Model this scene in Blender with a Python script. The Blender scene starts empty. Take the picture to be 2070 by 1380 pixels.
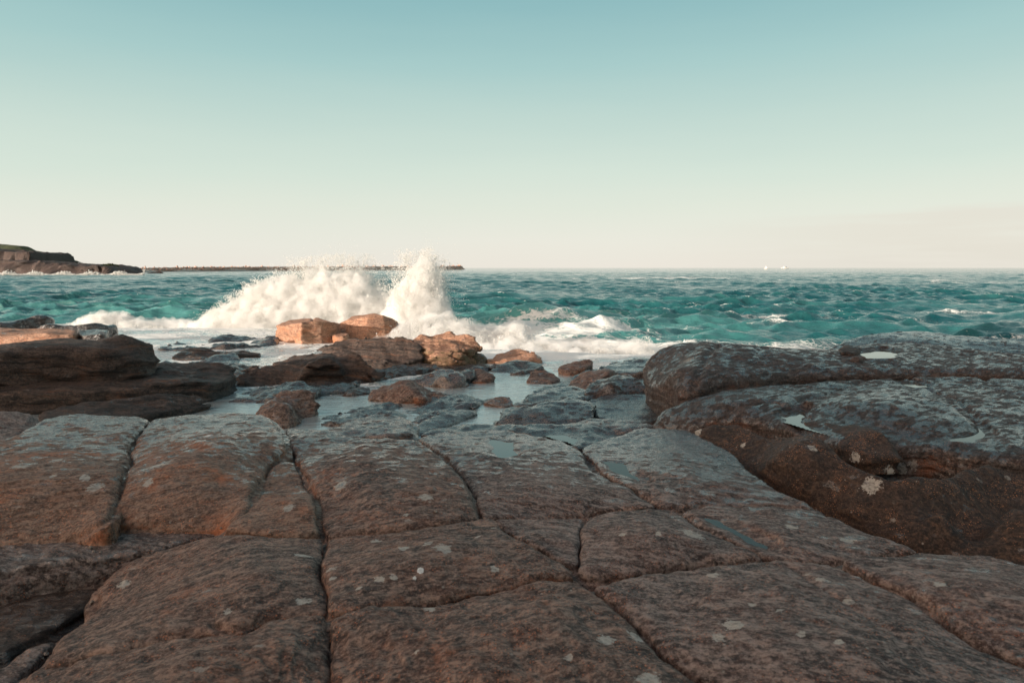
import bpy, math, random
import numpy as np
from mathutils import Vector

random.seed(7)
rng = np.random.default_rng(11)
scene = bpy.context.scene
R = math.radians

# ------------------------------------------------------------------ camera
CAM_Z = 1.35
F = 1380.0                       # focal length in pixels of the 2070-wide photograph
PITCH = math.atan(149 / F)
cam_d = bpy.data.cameras.new('camera')
cam_d.lens = 24.0
cam_d.sensor_width = 36.0
cam_d.clip_start = 0.05
cam_d.clip_end = 20000
cam_d.dof.use_dof = True
cam_d.dof.focus_distance = 7.5
cam_d.dof.aperture_fstop = 4.5
cam = bpy.data.objects.new('camera', cam_d)
scene.collection.objects.link(cam)
cam.location = (0, 0, CAM_Z)
cam.rotation_euler = (math.pi / 2 - PITCH, 0, 0)
scene.camera = cam

# ------------------------------------------------------------------ light
SUN_EL = 9.0
SUN_DIR = np.array([-0.86, -0.51])          # towards the sun, in plan
SUN_DIR = SUN_DIR / np.linalg.norm(SUN_DIR)
SKY_STOPS = [  # sine of elevation, srgb colour
    (0.0, (240, 234, 223)), (0.035, (237, 236, 225)), (0.085, (228, 234, 221)), (0.13, (216, 230, 218)),
    (0.20, (196, 219, 211)), (0.27, (170, 206, 204)), (0.35, (144, 189, 193)), (0.50, (110, 144, 154)),
    (1.0, (118, 130, 142))]


def lin(c):
    c = c / 255.0
    return c / 12.92 if c <= 0.04045 else ((c + 0.055) / 1.055) ** 2.4


world = bpy.data.worlds.new("World")
scene.world = world
world.use_nodes = True
nt = world.node_tree
nt.nodes.clear()
wo = nt.nodes.new('ShaderNodeOutputWorld')
bg = nt.nodes.new('ShaderNodeBackground')
sky = nt.nodes.new('ShaderNodeTexSky')
sky.sky_type = 'NISHITA'
sky.sun_disc = False
sky.sun_elevation = R(SUN_EL)
sky.sun_rotation = math.atan2(SUN_DIR[0], SUN_DIR[1])
tc = nt.nodes.new('ShaderNodeTexCoord')
sep = nt.nodes.new('ShaderNodeSeparateXYZ')
ramp = nt.nodes.new('ShaderNodeValToRGB')
nt.links.new(tc.outputs['Generated'], sep.inputs[0])
# thin veils of high cloud drift the gradient a little
nz = nt.nodes.new('ShaderNodeTexNoise')
mp = nt.nodes.new('ShaderNodeMapping')
mp.inputs['Scale'].default_value = (1.2, 1.2, 9)
nt.links.new(tc.outputs['Generated'], mp.inputs[0])
nt.links.new(mp.outputs[0], nz.inputs['Vector'])
nz.inputs['Scale'].default_value = 2.2
nz.inputs['Detail'].default_value = 5
ma = nt.nodes.new('ShaderNodeMath'); ma.operation = 'MULTIPLY_ADD'
nt.links.new(nz.outputs[0], ma.inputs[0]); ma.inputs[1].default_value = 0.03; ma.inputs[2].default_value = -0.015
mb = nt.nodes.new('ShaderNodeMath'); mb.operation = 'ADD'
nt.links.new(sep.outputs[2], mb.inputs[0]); nt.links.new(ma.outputs[0], mb.inputs[1])
nt.links.new(mb.outputs[0], ramp.inputs[0])
el = ramp.color_ramp.elements
while len(el) > 1:
    el.remove(el[-1])
for i, (p, c) in enumerate(SKY_STOPS):
    e = el[0] if i == 0 else el.new(p)
    e.position = p
    e.color = (lin(c[0]), lin(c[1]), lin(c[2]), 1)
cn = nt.nodes.new('ShaderNodeTexNoise'); cm = nt.nodes.new('ShaderNodeMapping'); cm.inputs['Scale'].default_value = (3, 3, 40)
nt.links.new(tc.outputs['Generated'], cm.inputs[0]); nt.links.new(cm.outputs[0], cn.inputs['Vector']); cn.inputs['Scale'].default_value = 1.6; cn.inputs['Detail'].default_value = 6


def wmap(src, a, b2, lo=0.0, hi=1.0):
    m_ = nt.nodes.new('ShaderNodeMapRange'); m_.interpolation_type = 'SMOOTHSTEP'
    nt.links.new(src, m_.inputs[0]); m_.inputs[1].default_value = a; m_.inputs[2].default_value = b2; m_.inputs[3].default_value = lo; m_.inputs[4].default_value = hi
    return m_.outputs[0]


def wmul(a, b2):
    m_ = nt.nodes.new('ShaderNodeMath'); m_.operation = 'MULTIPLY'; nt.links.new(a, m_.inputs[0]); nt.links.new(b2, m_.inputs[1]); return m_.outputs[0]


tilt = nt.nodes.new('ShaderNodeMath'); tilt.operation = 'MULTIPLY_ADD'
nt.links.new(sep.outputs[0], tilt.inputs[0]); tilt.inputs[1].default_value = -0.045; nt.links.new(mb.outputs[0], tilt.inputs[2])
tl2 = nt.nodes.new('ShaderNodeMath'); tl2.operation = 'MULTIPLY_ADD'
nt.links.new(cn.outputs[0], tl2.inputs[0]); tl2.inputs[1].default_value = 0.03; nt.links.new(tilt.outputs[0], tl2.inputs[2])
cmask = wmul(wmul(wmap(sep.outputs[0], .15, .55), wmap(tl2.outputs[0], .066, .054)), wmap(cn.outputs[0], .30, .55, .4, .8))
skm = nt.nodes.new('ShaderNodeVectorMath'); skm.operation = 'SCALE'
skm.inputs['Scale'].default_value = 0.10
nt.links.new(sky.outputs[0], skm.inputs[0])
mixc = nt.nodes.new('ShaderNodeMix'); mixc.data_type = 'RGBA'
mixc.inputs[0].default_value = 0.06
mxk = nt.nodes.new('ShaderNodeMix'); mxk.data_type = 'RGBA'
nt.links.new(cmask, mxk.inputs[0]); nt.links.new(ramp.outputs[0], mxk.inputs[6]); mxk.inputs[7].default_value = (0.79, 0.755, 0.67, 1)
nt.links.new(mxk.outputs[2], mixc.inputs[6]); nt.links.new(skm.outputs[0], mixc.inputs[7])
# warm glow added round the low sun, unseen behind the viewer, to warm the rocks
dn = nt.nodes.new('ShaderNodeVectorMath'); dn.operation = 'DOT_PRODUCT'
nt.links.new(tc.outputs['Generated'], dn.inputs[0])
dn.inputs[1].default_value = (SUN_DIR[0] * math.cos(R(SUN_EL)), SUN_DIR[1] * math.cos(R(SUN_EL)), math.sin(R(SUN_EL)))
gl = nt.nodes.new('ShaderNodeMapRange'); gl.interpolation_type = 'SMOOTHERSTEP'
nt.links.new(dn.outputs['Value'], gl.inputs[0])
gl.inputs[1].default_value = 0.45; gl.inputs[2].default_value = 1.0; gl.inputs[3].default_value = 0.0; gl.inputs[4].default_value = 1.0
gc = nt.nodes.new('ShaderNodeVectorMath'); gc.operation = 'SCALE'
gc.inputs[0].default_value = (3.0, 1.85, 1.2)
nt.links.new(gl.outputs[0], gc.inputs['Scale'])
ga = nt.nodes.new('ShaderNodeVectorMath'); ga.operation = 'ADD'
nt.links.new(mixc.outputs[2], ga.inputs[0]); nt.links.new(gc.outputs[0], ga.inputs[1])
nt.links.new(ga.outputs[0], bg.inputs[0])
bg.inputs[1].default_value = 0.715
nt.links.new(bg.outputs[0], wo.inputs[0])

sd = bpy.data.lights.new('sun', 'SUN')
sd.energy = 5.0
sd.angle = R(0.6)
sd.color = (1.0, 0.87, 0.73)
sun = bpy.data.objects.new('sun', sd)
scene.collection.objects.link(sun)
sun.location = (-30, -20, 20)
tosun = Vector((SUN_DIR[0] * math.cos(R(SUN_EL)), SUN_DIR[1] * math.cos(R(SUN_EL)), math.sin(R(SUN_EL))))
sun.rotation_euler = tosun.to_track_quat('Z', 'Y').to_euler()

scene.view_settings.view_transform = 'Standard'
scene.view_settings.look = 'None'
scene.view_settings.exposure = 0.5
scene.view_settings.gamma = 1.0

# ------------------------------------------------------------------ helpers
CP, SP = math.cos(PITCH), math.sin(PITCH)
SEA_Z = -0.60
POOL_Z = -0.38


def ray(px, py):
    dx = px - 1035.0
    dz = 690.0 - py
    return np.array([dx, F * CP + dz * SP, -F * SP + dz * CP])


def P(px, py, z):
    """point of the horizontal plane z seen at a pixel"""
    d = ray(px, py)
    t = (z - CAM_Z) / d[2]
    return (d[0] * t, d[1] * t, z)


def D(px, y, z):
    """point at forward distance y and height z, seen in column px"""
    fwd = y * CP - (z - CAM_Z) * SP
    return ((px - 1035.0) / F * fwd, y, z)


class WP(tuple):
    """a point already given in world units"""


# gradient noise
_g = rng.normal(size=(4096, 3)); _g /= np.linalg.norm(_g, axis=1)[:, None]
_g = _g.astype(np.float32)


def _hash(i, j, k):
    h = (i * 73856093) ^ (j * 19349663) ^ (k * 83492791)
    return (h ^ (h >> 13)) & 4095


def noise3(p):
    p = np.asarray(p, dtype=np.float32)
    out = np.empty(len(p), dtype=np.float32)
    for s in range(0, len(p), 400000):
        q = p[s:s + 400000]
        i = np.floor(q).astype(np.int64)
        f = (q - i).astype(np.float32)
        u = f * f * f * (f * (f * 6 - 15) + 10)
        acc = 0
        for dx in (0, 1):
            wx = u[:, 0] if dx else 1 - u[:, 0]
            for dy in (0, 1):
                wy = u[:, 1] if dy else 1 - u[:, 1]
                for dz in (0, 1):
                    wz = u[:, 2] if dz else 1 - u[:, 2]
                    g = _g[_hash(i[:, 0] + dx, i[:, 1] + dy, i[:, 2] + dz)]
                    acc = acc + wx * wy * wz * (g[:, 0] * (f[:, 0] - dx) + g[:, 1] * (f[:, 1] - dy) + g[:, 2] * (f[:, 2] - dz))
        out[s:s + 400000] = acc * 1.6
    return out


def fbm(p, octv=4, gain=0.5):
    p = np.asarray(p, dtype=np.float32)
    a, s, r = 1.0, 1.0, 0
    for o in range(octv):
        r = r + a * noise3(p * s + o * 17.3)
        a *= gain
        s *= 2.03
    return r


def poly_sdf(x, y, pts):
    d = np.full(x.shape, 1e9)
    ins = np.zeros(x.shape, bool)
    n = len(pts)
    for i in range(n):
        ax, ay = pts[i]; bx, by = pts[(i + 1) % n]
        ex, ey = bx - ax, by - ay
        L = ex * ex + ey * ey + 1e-12
        t = np.clip(((x - ax) * ex + (y - ay) * ey) / L, 0, 1)
        d = np.minimum(d, np.hypot(x - ax - t * ex, y - ay - t * ey))
        if abs(ey) > 1e-12:
            c = ((ay > y) != (by > y)) & (x < ex * (y - ay) / ey + ax)
            ins ^= c
    return np.where(ins, -d, d)


def line_dist(x, y, pts):
    d = np.full(x.shape, 1e9)
    for (ax, ay), (bx, by) in zip(pts[:-1], pts[1:]):
        ex, ey = bx - ax, by - ay
        t = np.clip(((x - ax) * ex + (y - ay) * ey) / (ex * ex + ey * ey + 1e-12), 0, 1)
        d = np.minimum(d, np.hypot(x - ax - t * ex, y - ay - t * ey))
    return d


def tps(pts, reg):
    pts = np.array(pts, float)
    X, Z = pts[:, :2], pts[:, 2]
    c = X.mean(0); sc = max(np.ptp(X[:, 0]), np.ptp(X[:, 1]), 1e-3)
    U = (X - c) / sc
    n = len(U)

    def phi(r2):
        return 0.5 * r2 * np.log(r2 + 1e-9)
    K = phi(((U[:, None] - U[None]) ** 2).sum(2)) + reg * np.eye(n)
    A = np.zeros((n + 3, n + 3))
    A[:n, :n] = K; A[:n, n] = 1; A[:n, n + 1:] = U; A[n, :n] = 1; A[n + 1:, :n] = U.T
    w = np.linalg.solve(A, np.concatenate([Z, [0, 0, 0]]))

    def f(x, y):
        u, v = (x - c[0]) / sc, (y - c[1]) / sc
        r = w[n] + w[n + 1] * u + w[n + 2] * v
        for i in range(n):
            r = r + w[i] * phi((u - U[i, 0]) ** 2 + (v - U[i, 1]) ** 2)
        return r
    return f


def blur(a, k):
    for ax in (0, 1):
        for _ in range(2):
            b = np.cumsum(np.pad(a, [(k + 1, k) if i == ax else (0, 0) for i in (0, 1)], mode='edge'), axis=ax)
            n = a.shape[ax]
            hi = np.take(b, np.arange(2 * k + 1, 2 * k + 1 + n), axis=ax)
            lo = np.take(b, np.arange(0, n), axis=ax)
            a = (hi - lo) / (2 * k + 1)
    return a


def surface_nets(f, org, h):
    s = f < 0
    nx, ny, nz = f.shape
    c = [s[i:nx - 1 + i, j:ny - 1 + j, k:nz - 1 + k] for i in (0, 1) for j in (0, 1) for k in (0, 1)]
    alls = c[0].copy(); anys = c[0].copy()
    for q in c[1:]:
        alls &= q; anys |= q
    act = anys & ~alls
    idx = -np.ones(act.shape, np.int64)
    I, J, K = np.nonzero(act)
    idx[I, J, K] = np.arange(len(I))
    acc = np.zeros((len(I), 3)); cnt = np.zeros(len(I))
    corners = [(i, j, k) for i in (0, 1) for j in (0, 1) for k in (0, 1)]
    for a in corners:
        for ax in range(3):
            if a[ax] == 0:
                b = list(a); b[ax] = 1
                fa = f[I + a[0], J + a[1], K + a[2]]; fb = f[I + b[0], J + b[1], K + b[2]]
                m = (fa < 0) != (fb < 0)
                t = np.where(m, fa / np.where(m, fa - fb, 1), 0)
                p = np.tile(np.array(a, float), (len(I), 1)); p[:, ax] += t
                acc += p * m[:, None]; cnt += m
    V = (acc / cnt[:, None] + np.stack([I, J, K], 1)) * h + org
    quads = []
    # edges along x
    for ax in range(3):
        sl0 = [slice(1, -1)] * 3; sl1 = [slice(1, -1)] * 3
        sl0[ax] = slice(0, -1); sl1[ax] = slice(1, None)
        A = s[tuple(sl0)]; B = s[tuple(sl1)]
        e = np.nonzero(A != B)
        dirp = A[e]
        g = [e[0].copy(), e[1].copy(), e[2].copy()]
        o1, o2 = [(1, 2), (2, 0), (0, 1)][ax]
        for q in (o1, o2):
            g[q] = g[q] + 1
        def cell(d1, d2):
            w = [g[0].copy(), g[1].copy(), g[2].copy()]
            w[o1] = w[o1] - d1; w[o2] = w[o2] - d2
            return idx[w[0], w[1], w[2]]
        q = np.stack([cell(1, 1), cell(0, 1), cell(0, 0), cell(1, 0)], 1)
        q = np.where(dirp[:, None], q, q[:, ::-1])
        quads.append(q)
    Q = np.concatenate(quads)
    Q = Q[(Q >= 0).all(1)]
    return V, Q


def vnormals(V, Q):
    a = V[Q[:, 2]] - V[Q[:, 0]]; b = V[Q[:, 3 if Q.shape[1] == 4 else 1]] - V[Q[:, 1 if Q.shape[1] == 4 else 0]]
    n = np.cross(a, b) if Q.shape[1] == 4 else np.cross(b, a)
    N = np.zeros_like(V)
    for k in range(Q.shape[1]):
        for c in range(3):
            N[:, c] += np.bincount(Q[:, k], weights=n[:, c], minlength=len(V))
    return N / (np.linalg.norm(N, axis=1)[:, None] + 1e-12)


def np_mesh(name, V, Q, mat, loc=(0, 0, 0), smooth=True, attrs=None, parent=None):
    me = bpy.data.meshes.new(name)
    k = Q.shape[1]
    me.vertices.add(len(V)); me.vertices.foreach_set('co', (V - np.array(loc)).astype(np.float32).ravel())
    me.loops.add(Q.size); me.loops.foreach_set('vertex_index', Q.astype(np.int32).ravel())
    me.polygons.add(len(Q))
    me.polygons.foreach_set('loop_start', np.arange(0, Q.size, k, dtype=np.int32))
    me.polygons.foreach_set('loop_total', np.full(len(Q), k, dtype=np.int32))
    me.update(calc_edges=True)
    if smooth:
        me.polygons.foreach_set('use_smooth', np.ones(len(Q), bool))
    for n, a in (attrs or {}).items():
        at = me.attributes.new(n, 'FLOAT', 'POINT')
        at.data.foreach_set('value', np.asarray(a, np.float32))
    if mat is not None:
        me.materials.append(mat)
    o = bpy.data.objects.new(name, me)
    o.location = loc
    scene.collection.objects.link(o)
    if parent is not None:
        o.parent = parent
        o.matrix_parent_inverse = parent.matrix_basis.inverted()
    return o


def tag(o, label=None, cat=None, group=None, kind=None):
    if label: o['label'] = label
    if cat: o['category'] = cat
    if group: o['group'] = group
    if kind: o['kind'] = kind
    return o


# ------------------------------------------------------------------ materials
class NB:
    def __init__(self, name):
        self.m = bpy.data.materials.new(name)
        self.m.use_nodes = True
        self.t = self.m.node_tree
        self.t.nodes.clear()
        self.out = self.n('ShaderNodeOutputMaterial')
        self.b = self.n('ShaderNodeBsdfPrincipled')
        self.l(self.b.outputs[0], self.out.inputs[0])

    def n(self, t, **kw):
        x = self.t.nodes.new(t)
        for k, v in kw.items():
            setattr(x, k, v)
        return x

    def l(self, a, b):
        self.t.links.new(a, b)

    def put(self, s, v):
        if isinstance(v, (int, float, tuple)):
            s.default_value = v
        else:
            self.l(v, s)

    def math(self, op, a, b=0.0, c=None, clamp=False):
        x = self.n('ShaderNodeMath', operation=op); x.use_clamp = clamp
        self.put(x.inputs[0], a); self.put(x.inputs[1], b)
        if c is not None: self.put(x.inputs[2], c)
        return x.outputs[0]

    def step(self, v, lo, hi, a=0.0, b=1.0):
        x = self.n('ShaderNodeMapRange'); x.interpolation_type = 'SMOOTHSTEP'
        self.put(x.inputs[0], v); self.put(x.inputs[1], lo); self.put(x.inputs[2], hi)
        x.inputs[3].default_value = a; x.inputs[4].default_value = b
        return x.outputs[0]

    def pos(self, scale=(1, 1, 1), rot=(0, 0, 0), warp=None):
        if not hasattr(self, 'geo'):
            self.geo = self.n('ShaderNodeNewGeometry')
        src = self.geo.outputs['Position']
        if warp is not None:
            a = self.n('ShaderNodeVectorMath', operation='ADD')
            self.l(src, a.inputs[0]); self.l(warp, a.inputs[1]); src = a.outputs[0]
        r = self.n('ShaderNodeMapping'); r.inputs['Rotation'].default_value = rot
        self.l(src, r.inputs[0])
        s = self.n('ShaderNodeVectorMath', operation='MULTIPLY')
        self.l(r.outputs[0], s.inputs[0]); s.inputs[1].default_value = scale
        return s.outputs[0]

    def noise(self, vec, scale, detail=4, rough=0.55, dist=0.0, out='Fac'):
        x = self.n('ShaderNodeTexNoise')
        self.l(vec, x.inputs['Vector'])
        x.inputs['Scale'].default_value = scale
        x.inputs['Detail'].default_value = detail
        x.inputs['Roughness'].default_value = rough
        x.inputs['Distortion'].default_value = dist
        return x.outputs[out]

    def mix(self, f, a, b):
        x = self.n('ShaderNodeMix', data_type='RGBA')
        self.put(x.inputs[0], f)
        for s, v in ((x.inputs[6], a), (x.inputs[7], b)):
            if isinstance(v, tuple): s.default_value = (*v[:3], 1)
            else: self.l(v, s)
        return x.outputs[2]

    def attr(self, name):
        return self.n('ShaderNodeAttribute', attribute_name=name).outputs['Fac']

    def bump(self, h, strength, dist, prev=None):
        x = self.n('ShaderNodeBump')
        self.put(x.inputs['Strength'], strength); x.inputs['Distance'].default_value = dist
        self.l(h, x.inputs['Height'])
        if prev is not None: self.l(prev, x.inputs['Normal'])
        return x.outputs[0]


def rock_material(name, dark, mid, pale, rust, rust_bias=0.0, wet_bias=0.0, ang=0.5, streak=1.0, lichen=1.0, strata=0.0, grain=1.0, speck=0.5):
    """weathered sandstone: blotches, bedding streaks, iron stain, pale lichen, a wet film where 'wet' is high"""
    b = NB(name)
    wv = b.n('ShaderNodeVectorMath', operation='SCALE'); wv.inputs['Scale'].default_value = 0.12
    b.l(b.noise(b.pos(), 2.5, 3, out='Color'), wv.inputs[0])
    W = wv.outputs[0]
    p = b.pos()
    big = b.noise(p, 1.7, 4, 0.6)
    med = b.noise(p, 9.0, 5, 0.65)
    fine = b.noise(p, 70.0, 5, 0.7)
    grit = b.noise(p, 260.0, 3, 0.7)
    mott = b.noise(b.pos((1, 1.7, 1.4), (0, 0, -ang), warp=W), 26.0, 5, 0.7)
    sv = b.pos((5.0, 22.0, 26.0), (0, 0, -ang), warp=W)
    st = b.noise(sv, 1.0, 5, 0.62)
    bed = b.noise(b.pos((1.3, 1.3, 24.0), (0.06, -0.05, 0), warp=W), 1.0, 5, 0.6)
    # base colours
    c = b.mix(b.step(b.math('MULTIPLY_ADD', med, 0.55, b.math('MULTIPLY', big, 0.6)), 0.43, 0.72), dark, mid)
    c = b.mix(b.step(st, 0.42, 0.66, 0.0, 0.55 * streak), c, pale)
    c = b.mix(b.step(fine, 0.50, 0.68, 0.0, 0.6), c, pale)
    c = b.mix(b.step(fine, 0.34, 0.50, 0.75, 0.0), c, tuple(v * 0.38 for v in dark))
    c = b.mix(b.step(mott, 0.50, 0.64, 0.0, 0.5), c, pale)
    c = b.mix(b.step(mott, 0.36, 0.48, 0.7, 0.0), c, tuple(v * 0.5 for v in dark))
    # iron stain
    rim = b.attr('rim')
    rs = b.noise(p, 3.1, 5, 0.7)
    ru = b.math('ADD', b.math('MULTIPLY', rim, 0.15), b.math('ADD', rs, rust_bias))
    ru = b.math('ADD', ru, b.math('MULTIPLY', b.math('SUBTRACT', fine, 0.5), 0.35))
    c = b.mix(b.step(ru, 0.60, 0.86, 0.0, 0.8), c, rust)
    c = b.mix(b.math('MULTIPLY', b.step(bed, 0.5, 0.62), strata), c, tuple(v * 0.35 for v in dark))
    c = b.mix(b.math('MULTIPLY', b.step(bed, 0.42, 0.30), strata * 0.7), c, rust)
    # orange and tan pin specks
    sp = b.n('ShaderNodeTexVoronoi'); b.l(p, sp.inputs['Vector']); sp.inputs['Scale'].default_value = 95 if speck < .6 else 105
    sc2 = b.n('ShaderNodeSeparateColor'); b.l(sp.outputs['Color'], sc2.inputs[0])
    spk = b.math('MULTIPLY', b.step(sp.outputs['Distance'], 0.40, 0.20), b.math('MULTIPLY', b.step(b.noise(p, 5.3, 3), 0.42, 0.58), b.step(sc2.outputs[0], 0.55, 0.6)))
    c = b.mix(b.math('MULTIPLY', spk, speck), c, tuple(min(1, v * 1.9 + 0.03) for v in rust))
    pd = b.n('ShaderNodeTexVoronoi'); b.l(p, pd.inputs['Vector']); pd.inputs['Scale'].default_value = 24
    pc = b.n('ShaderNodeSeparateColor'); b.l(pd.outputs['Color'], pc.inputs[0])
    pds = b.math('MULTIPLY', b.step(pd.outputs['Distance'], b.math('MULTIPLY_ADD', pc.outputs[1], 0.16, 0.10), 0.04), b.step(pc.outputs[0], 0.90, 0.93))
    c = b.mix(b.math('MULTIPLY', pds, 0.75 * min(1.0, lichen + .2)), c, (0.46, 0.43, 0.38))
    # lichen: authored patches plus scattered small crusts
    pat = b.attr('patch')
    edge = b.math('MULTIPLY', b.math('SUBTRACT', b.noise(p, 42.0, 5, 0.7), 0.5), 2.1)
    pm = b.step(b.math('ADD', pat, edge), 0.30, 0.46)
    pm = b.math('MULTIPLY', pm, b.step(pat, 0.001, 0.08))
    vo = b.n('ShaderNodeTexVoronoi'); b.l(b.pos((1, 1.6, 1), (0, 0, -ang), warp=W), vo.inputs['Vector']); vo.inputs['Scale'].default_value = 5.0
    sm = b.step(b.math('ADD', vo.outputs['Distance'], b.math('MULTIPLY', edge, 0.16)), 0.13, 0.07)
    sm = b.math('MULTIPLY', sm, b.step(b.noise(p, 1.1, 2), 0.50, 0.60))
    lm = b.math('MULTIPLY', b.math('MAXIMUM', pm, b.math('MULTIPLY', sm, 0.6)), lichen)
    c = b.mix(b.math('MULTIPLY', b.math('MULTIPLY', lm, b.step(fine, 0.30, 0.50, 0.55, 1.0)), b.step(mott, 0.36, 0.52, 0.5, 1.0)), c, (0.50, 0.49, 0.45))
    wh = b.attr('guano')
    c = b.mix(b.math('MULTIPLY', b.step(b.math('ADD', wh, b.math('MULTIPLY', edge, 0.8)), 0.30, 0.42), b.step(wh, 0.001, 0.08)), c, (0.86, 0.88, 0.87))
    al = b.attr('algae')
    c = b.mix(b.math('MULTIPLY', b.step(b.math('ADD', al, b.math('SUBTRACT', med, 0.5)), 0.35, 0.75), 0.75), c, (0.085, 0.085, 0.030))
    # wet film darkens the stone and makes it glossy
    wet = b.math('ADD', b.attr('wet'), wet_bias)
    wn = b.step(b.math('ADD', wet, b.math('MULTIPLY', b.math('SUBTRACT', b.math('MULTIPLY_ADD', st, 0.6, b.math('MULTIPLY', med, 0.7)), 0.65), 2.6)), 0.32, 0.68)
    dk = b.n('ShaderNodeMix', data_type='RGBA', blend_type='MULTIPLY')
    b.l(b.math('MULTIPLY', wn, 0.75), dk.inputs[0]); b.l(c, dk.inputs[6]); dk.inputs[7].default_value = (0.34, 0.34, 0.38, 1)
    b.l(dk.outputs[2], b.b.inputs['Base Color'])
    b.l(b.math('SUBTRACT', b.step(wn, 0.0, 1.0, 0.58, 0.16), b.math('MULTIPLY', b.math('SUBTRACT', fine, 0.5), 0.2)), b.b.inputs['Roughness'])
    b.b.inputs['Specular IOR Level'].default_value = 0.55
    b.l(b.step(wn, 0.1, 0.9, 0.0, 1.0), b.b.inputs['Coat Weight'])
    b.b.inputs['Coat IOR'].default_value = 1.75
    b.l(b.step(mott, 0.35, 0.65, 0.09, 0.30), b.b.inputs['Coat Roughness'])
    n1 = b.bump(b.math('ADD', b.math('ADD', b.math('MULTIPLY', med, 0.9), b.math('MULTIPLY', st, 0.3)), b.math('MULTIPLY', mott, 0.45)), b.step(big, 0.38, 0.62, 0.30, 1.0), 0.034 * grain)
    n2 = b.bump(b.math('ADD', fine, b.math('MULTIPLY', b.noise(b.pos((4, 9, 9), (0, 0, -ang - 0.25), warp=W), 3.2, 5, 0.7), 1.0)), 1.0, 0.017 * grain, n1)
    n3 = b.bump(grit, 0.8, 0.003 * grain, n2)
    if strata > 0:
        n3 = b.bump(bed, 0.8, 0.05, n3)
    b.l(n3, b.b.inputs['Normal'])
    nc = b.bump(b.math('ADD', med, b.math('MULTIPLY', st, .8)), 1.0, 0.012 * grain)
    nc = b.bump(b.math('ADD', fine, mott), 0.9, 0.007 * grain, nc)
    b.l(nc, b.b.inputs['Coat Normal'])
    return b.m


M_FORE = rock_material('sandstone_brown', (0.018, 0.009, 0.008), (0.165, 0.078, 0.052), (0.48, 0.34, 0.27), (0.40, 0.125, 0.042), 0.04, ang=0.35)
M_LEFT = rock_material('sandstone_rusty', (0.070, 0.034, 0.022), (0.26, 0.135, 0.085), (0.46, 0.32, 0.24), (0.50, 0.165, 0.060), 0.09, ang=0.45)
M_GREY = rock_material('sandstone_grey', (0.017, 0.010, 0.010), (0.145, 0.088, 0.074), (0.46, 0.37, 0.33), (0.33, 0.11, 0.042), -0.06, -0.02, ang=-0.35, streak=1.2)
M_WET = rock_material('sandstone_wet', (0.011, 0.008, 0.008), (0.055, 0.036, 0.031), (0.20, 0.165, 0.15), (0.24, 0.08, 0.032), -0.06, 0.12, ang=0.55, streak=1.1, lichen=0.5, strata=0.2)
M_SPECK = rock_material('sandstone_speckled', (0.013, 0.009, 0.008), (0.040, 0.023, 0.017), (0.17, 0.105, 0.07), (0.34, 0.14, 0.055), -0.07, -0.1, ang=-0.7, streak=0.4, speck=0.7)
M_DARK = rock_material('sandstone_layered', (0.016, 0.010, 0.009), (0.070, 0.042, 0.033), (0.19, 0.13, 0.10), (0.26, 0.10, 0.042), -0.08, 0.0, ang=0.15, strata=0.8, lichen=0.3, grain=1.6)
M_LIT = rock_material('sandstone_sunlit', (0.20, 0.09, 0.055), (0.60, 0.30, 0.18), (0.74, 0.46, 0.31), (0.56, 0.22, 0.10), 0.0, -0.5, ang=0.1, strata=0.25, lichen=0.0, grain=1.2)  # sunlit stones only: the sun's warm brightness is put into their colour
M_FAR = rock_material('sandstone_far', (0.035, 0.022, 0.020), (0.10, 0.062, 0.052), (0.22, 0.15, 0.12), (0.20, 0.085, 0.05), -0.05, -0.4, ang=0.1, strata=0.8, lichen=0.0, grain=8)


def water_material(name, deep, shallow, foamy, scale, bump, rough=0.05, stretch=(0.6, 1.6, 1), ior=1.33, metal=0.0):
    b = NB(name)
    f = b.attr('foam')
    sh = b.attr('shallow')
    p = b.pos(stretch)
    n1 = b.noise(p, scale, 4, 0.6, 0.4)
    n2 = b.noise(p, scale * 4.3, 4, 0.65, 0.3)
    n0 = b.noise(p, scale * 0.28, 4, 0.6)
    col = b.mix(b.math('ADD', sh, b.math('MULTIPLY', b.math('SUBTRACT', n0, 0.5), 0.8), clamp=True), deep, shallow)
    fn = b.noise(b.pos((1, 1.5, 1)), 3.2, 7, 0.72, 0.6)
    web = b.n('ShaderNodeTexVoronoi', feature='DISTANCE_TO_EDGE'); 
    wv = b.n('ShaderNodeVectorMath', operation='SCALE'); wv.inputs['Scale'].default_value = 0.7
    b.l(b.noise(b.pos(), 1.8, 4, out='Color'), wv.inputs[0])
    b.l(b.pos((1, 1.6, 1), warp=wv.outputs[0]), web.inputs['Vector']); web.inputs['Scale'].default_value = 2.4
    lace = b.step(web.outputs['Distance'], 0.10, 0.0, 0.0, 0.22)
    fm = b.step(b.math('ADD', b.math('ADD', f, b.math('MULTIPLY', lace, b.step(f, 0.05, 0.4))), b.math('MULTIPLY', b.math('SUBTRACT', fn, 0.5), 1.5)), 0.42, 0.72)
    fm = b.math('MULTIPLY', fm, b.step(f, 0.01, 0.12))
    col = b.mix(fm, col, foamy)
    b.l(col, b.b.inputs['Base Color'])
    b.l(b.step(fm, 0, 1, rough, 0.6), b.b.inputs['Roughness'])
    b.b.inputs['IOR'].default_value = ior
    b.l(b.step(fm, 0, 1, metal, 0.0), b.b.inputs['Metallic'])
    nn = b.bump(b.math('ADD', n1, b.math('MULTIPLY', n2, 0.35)), 1.0, bump)
    nn = b.bump(b.math('MULTIPLY', fn, fm), 0.6, 0.05, nn)
    b.l(nn, b.b.inputs['Normal'])
    return b.m


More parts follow.
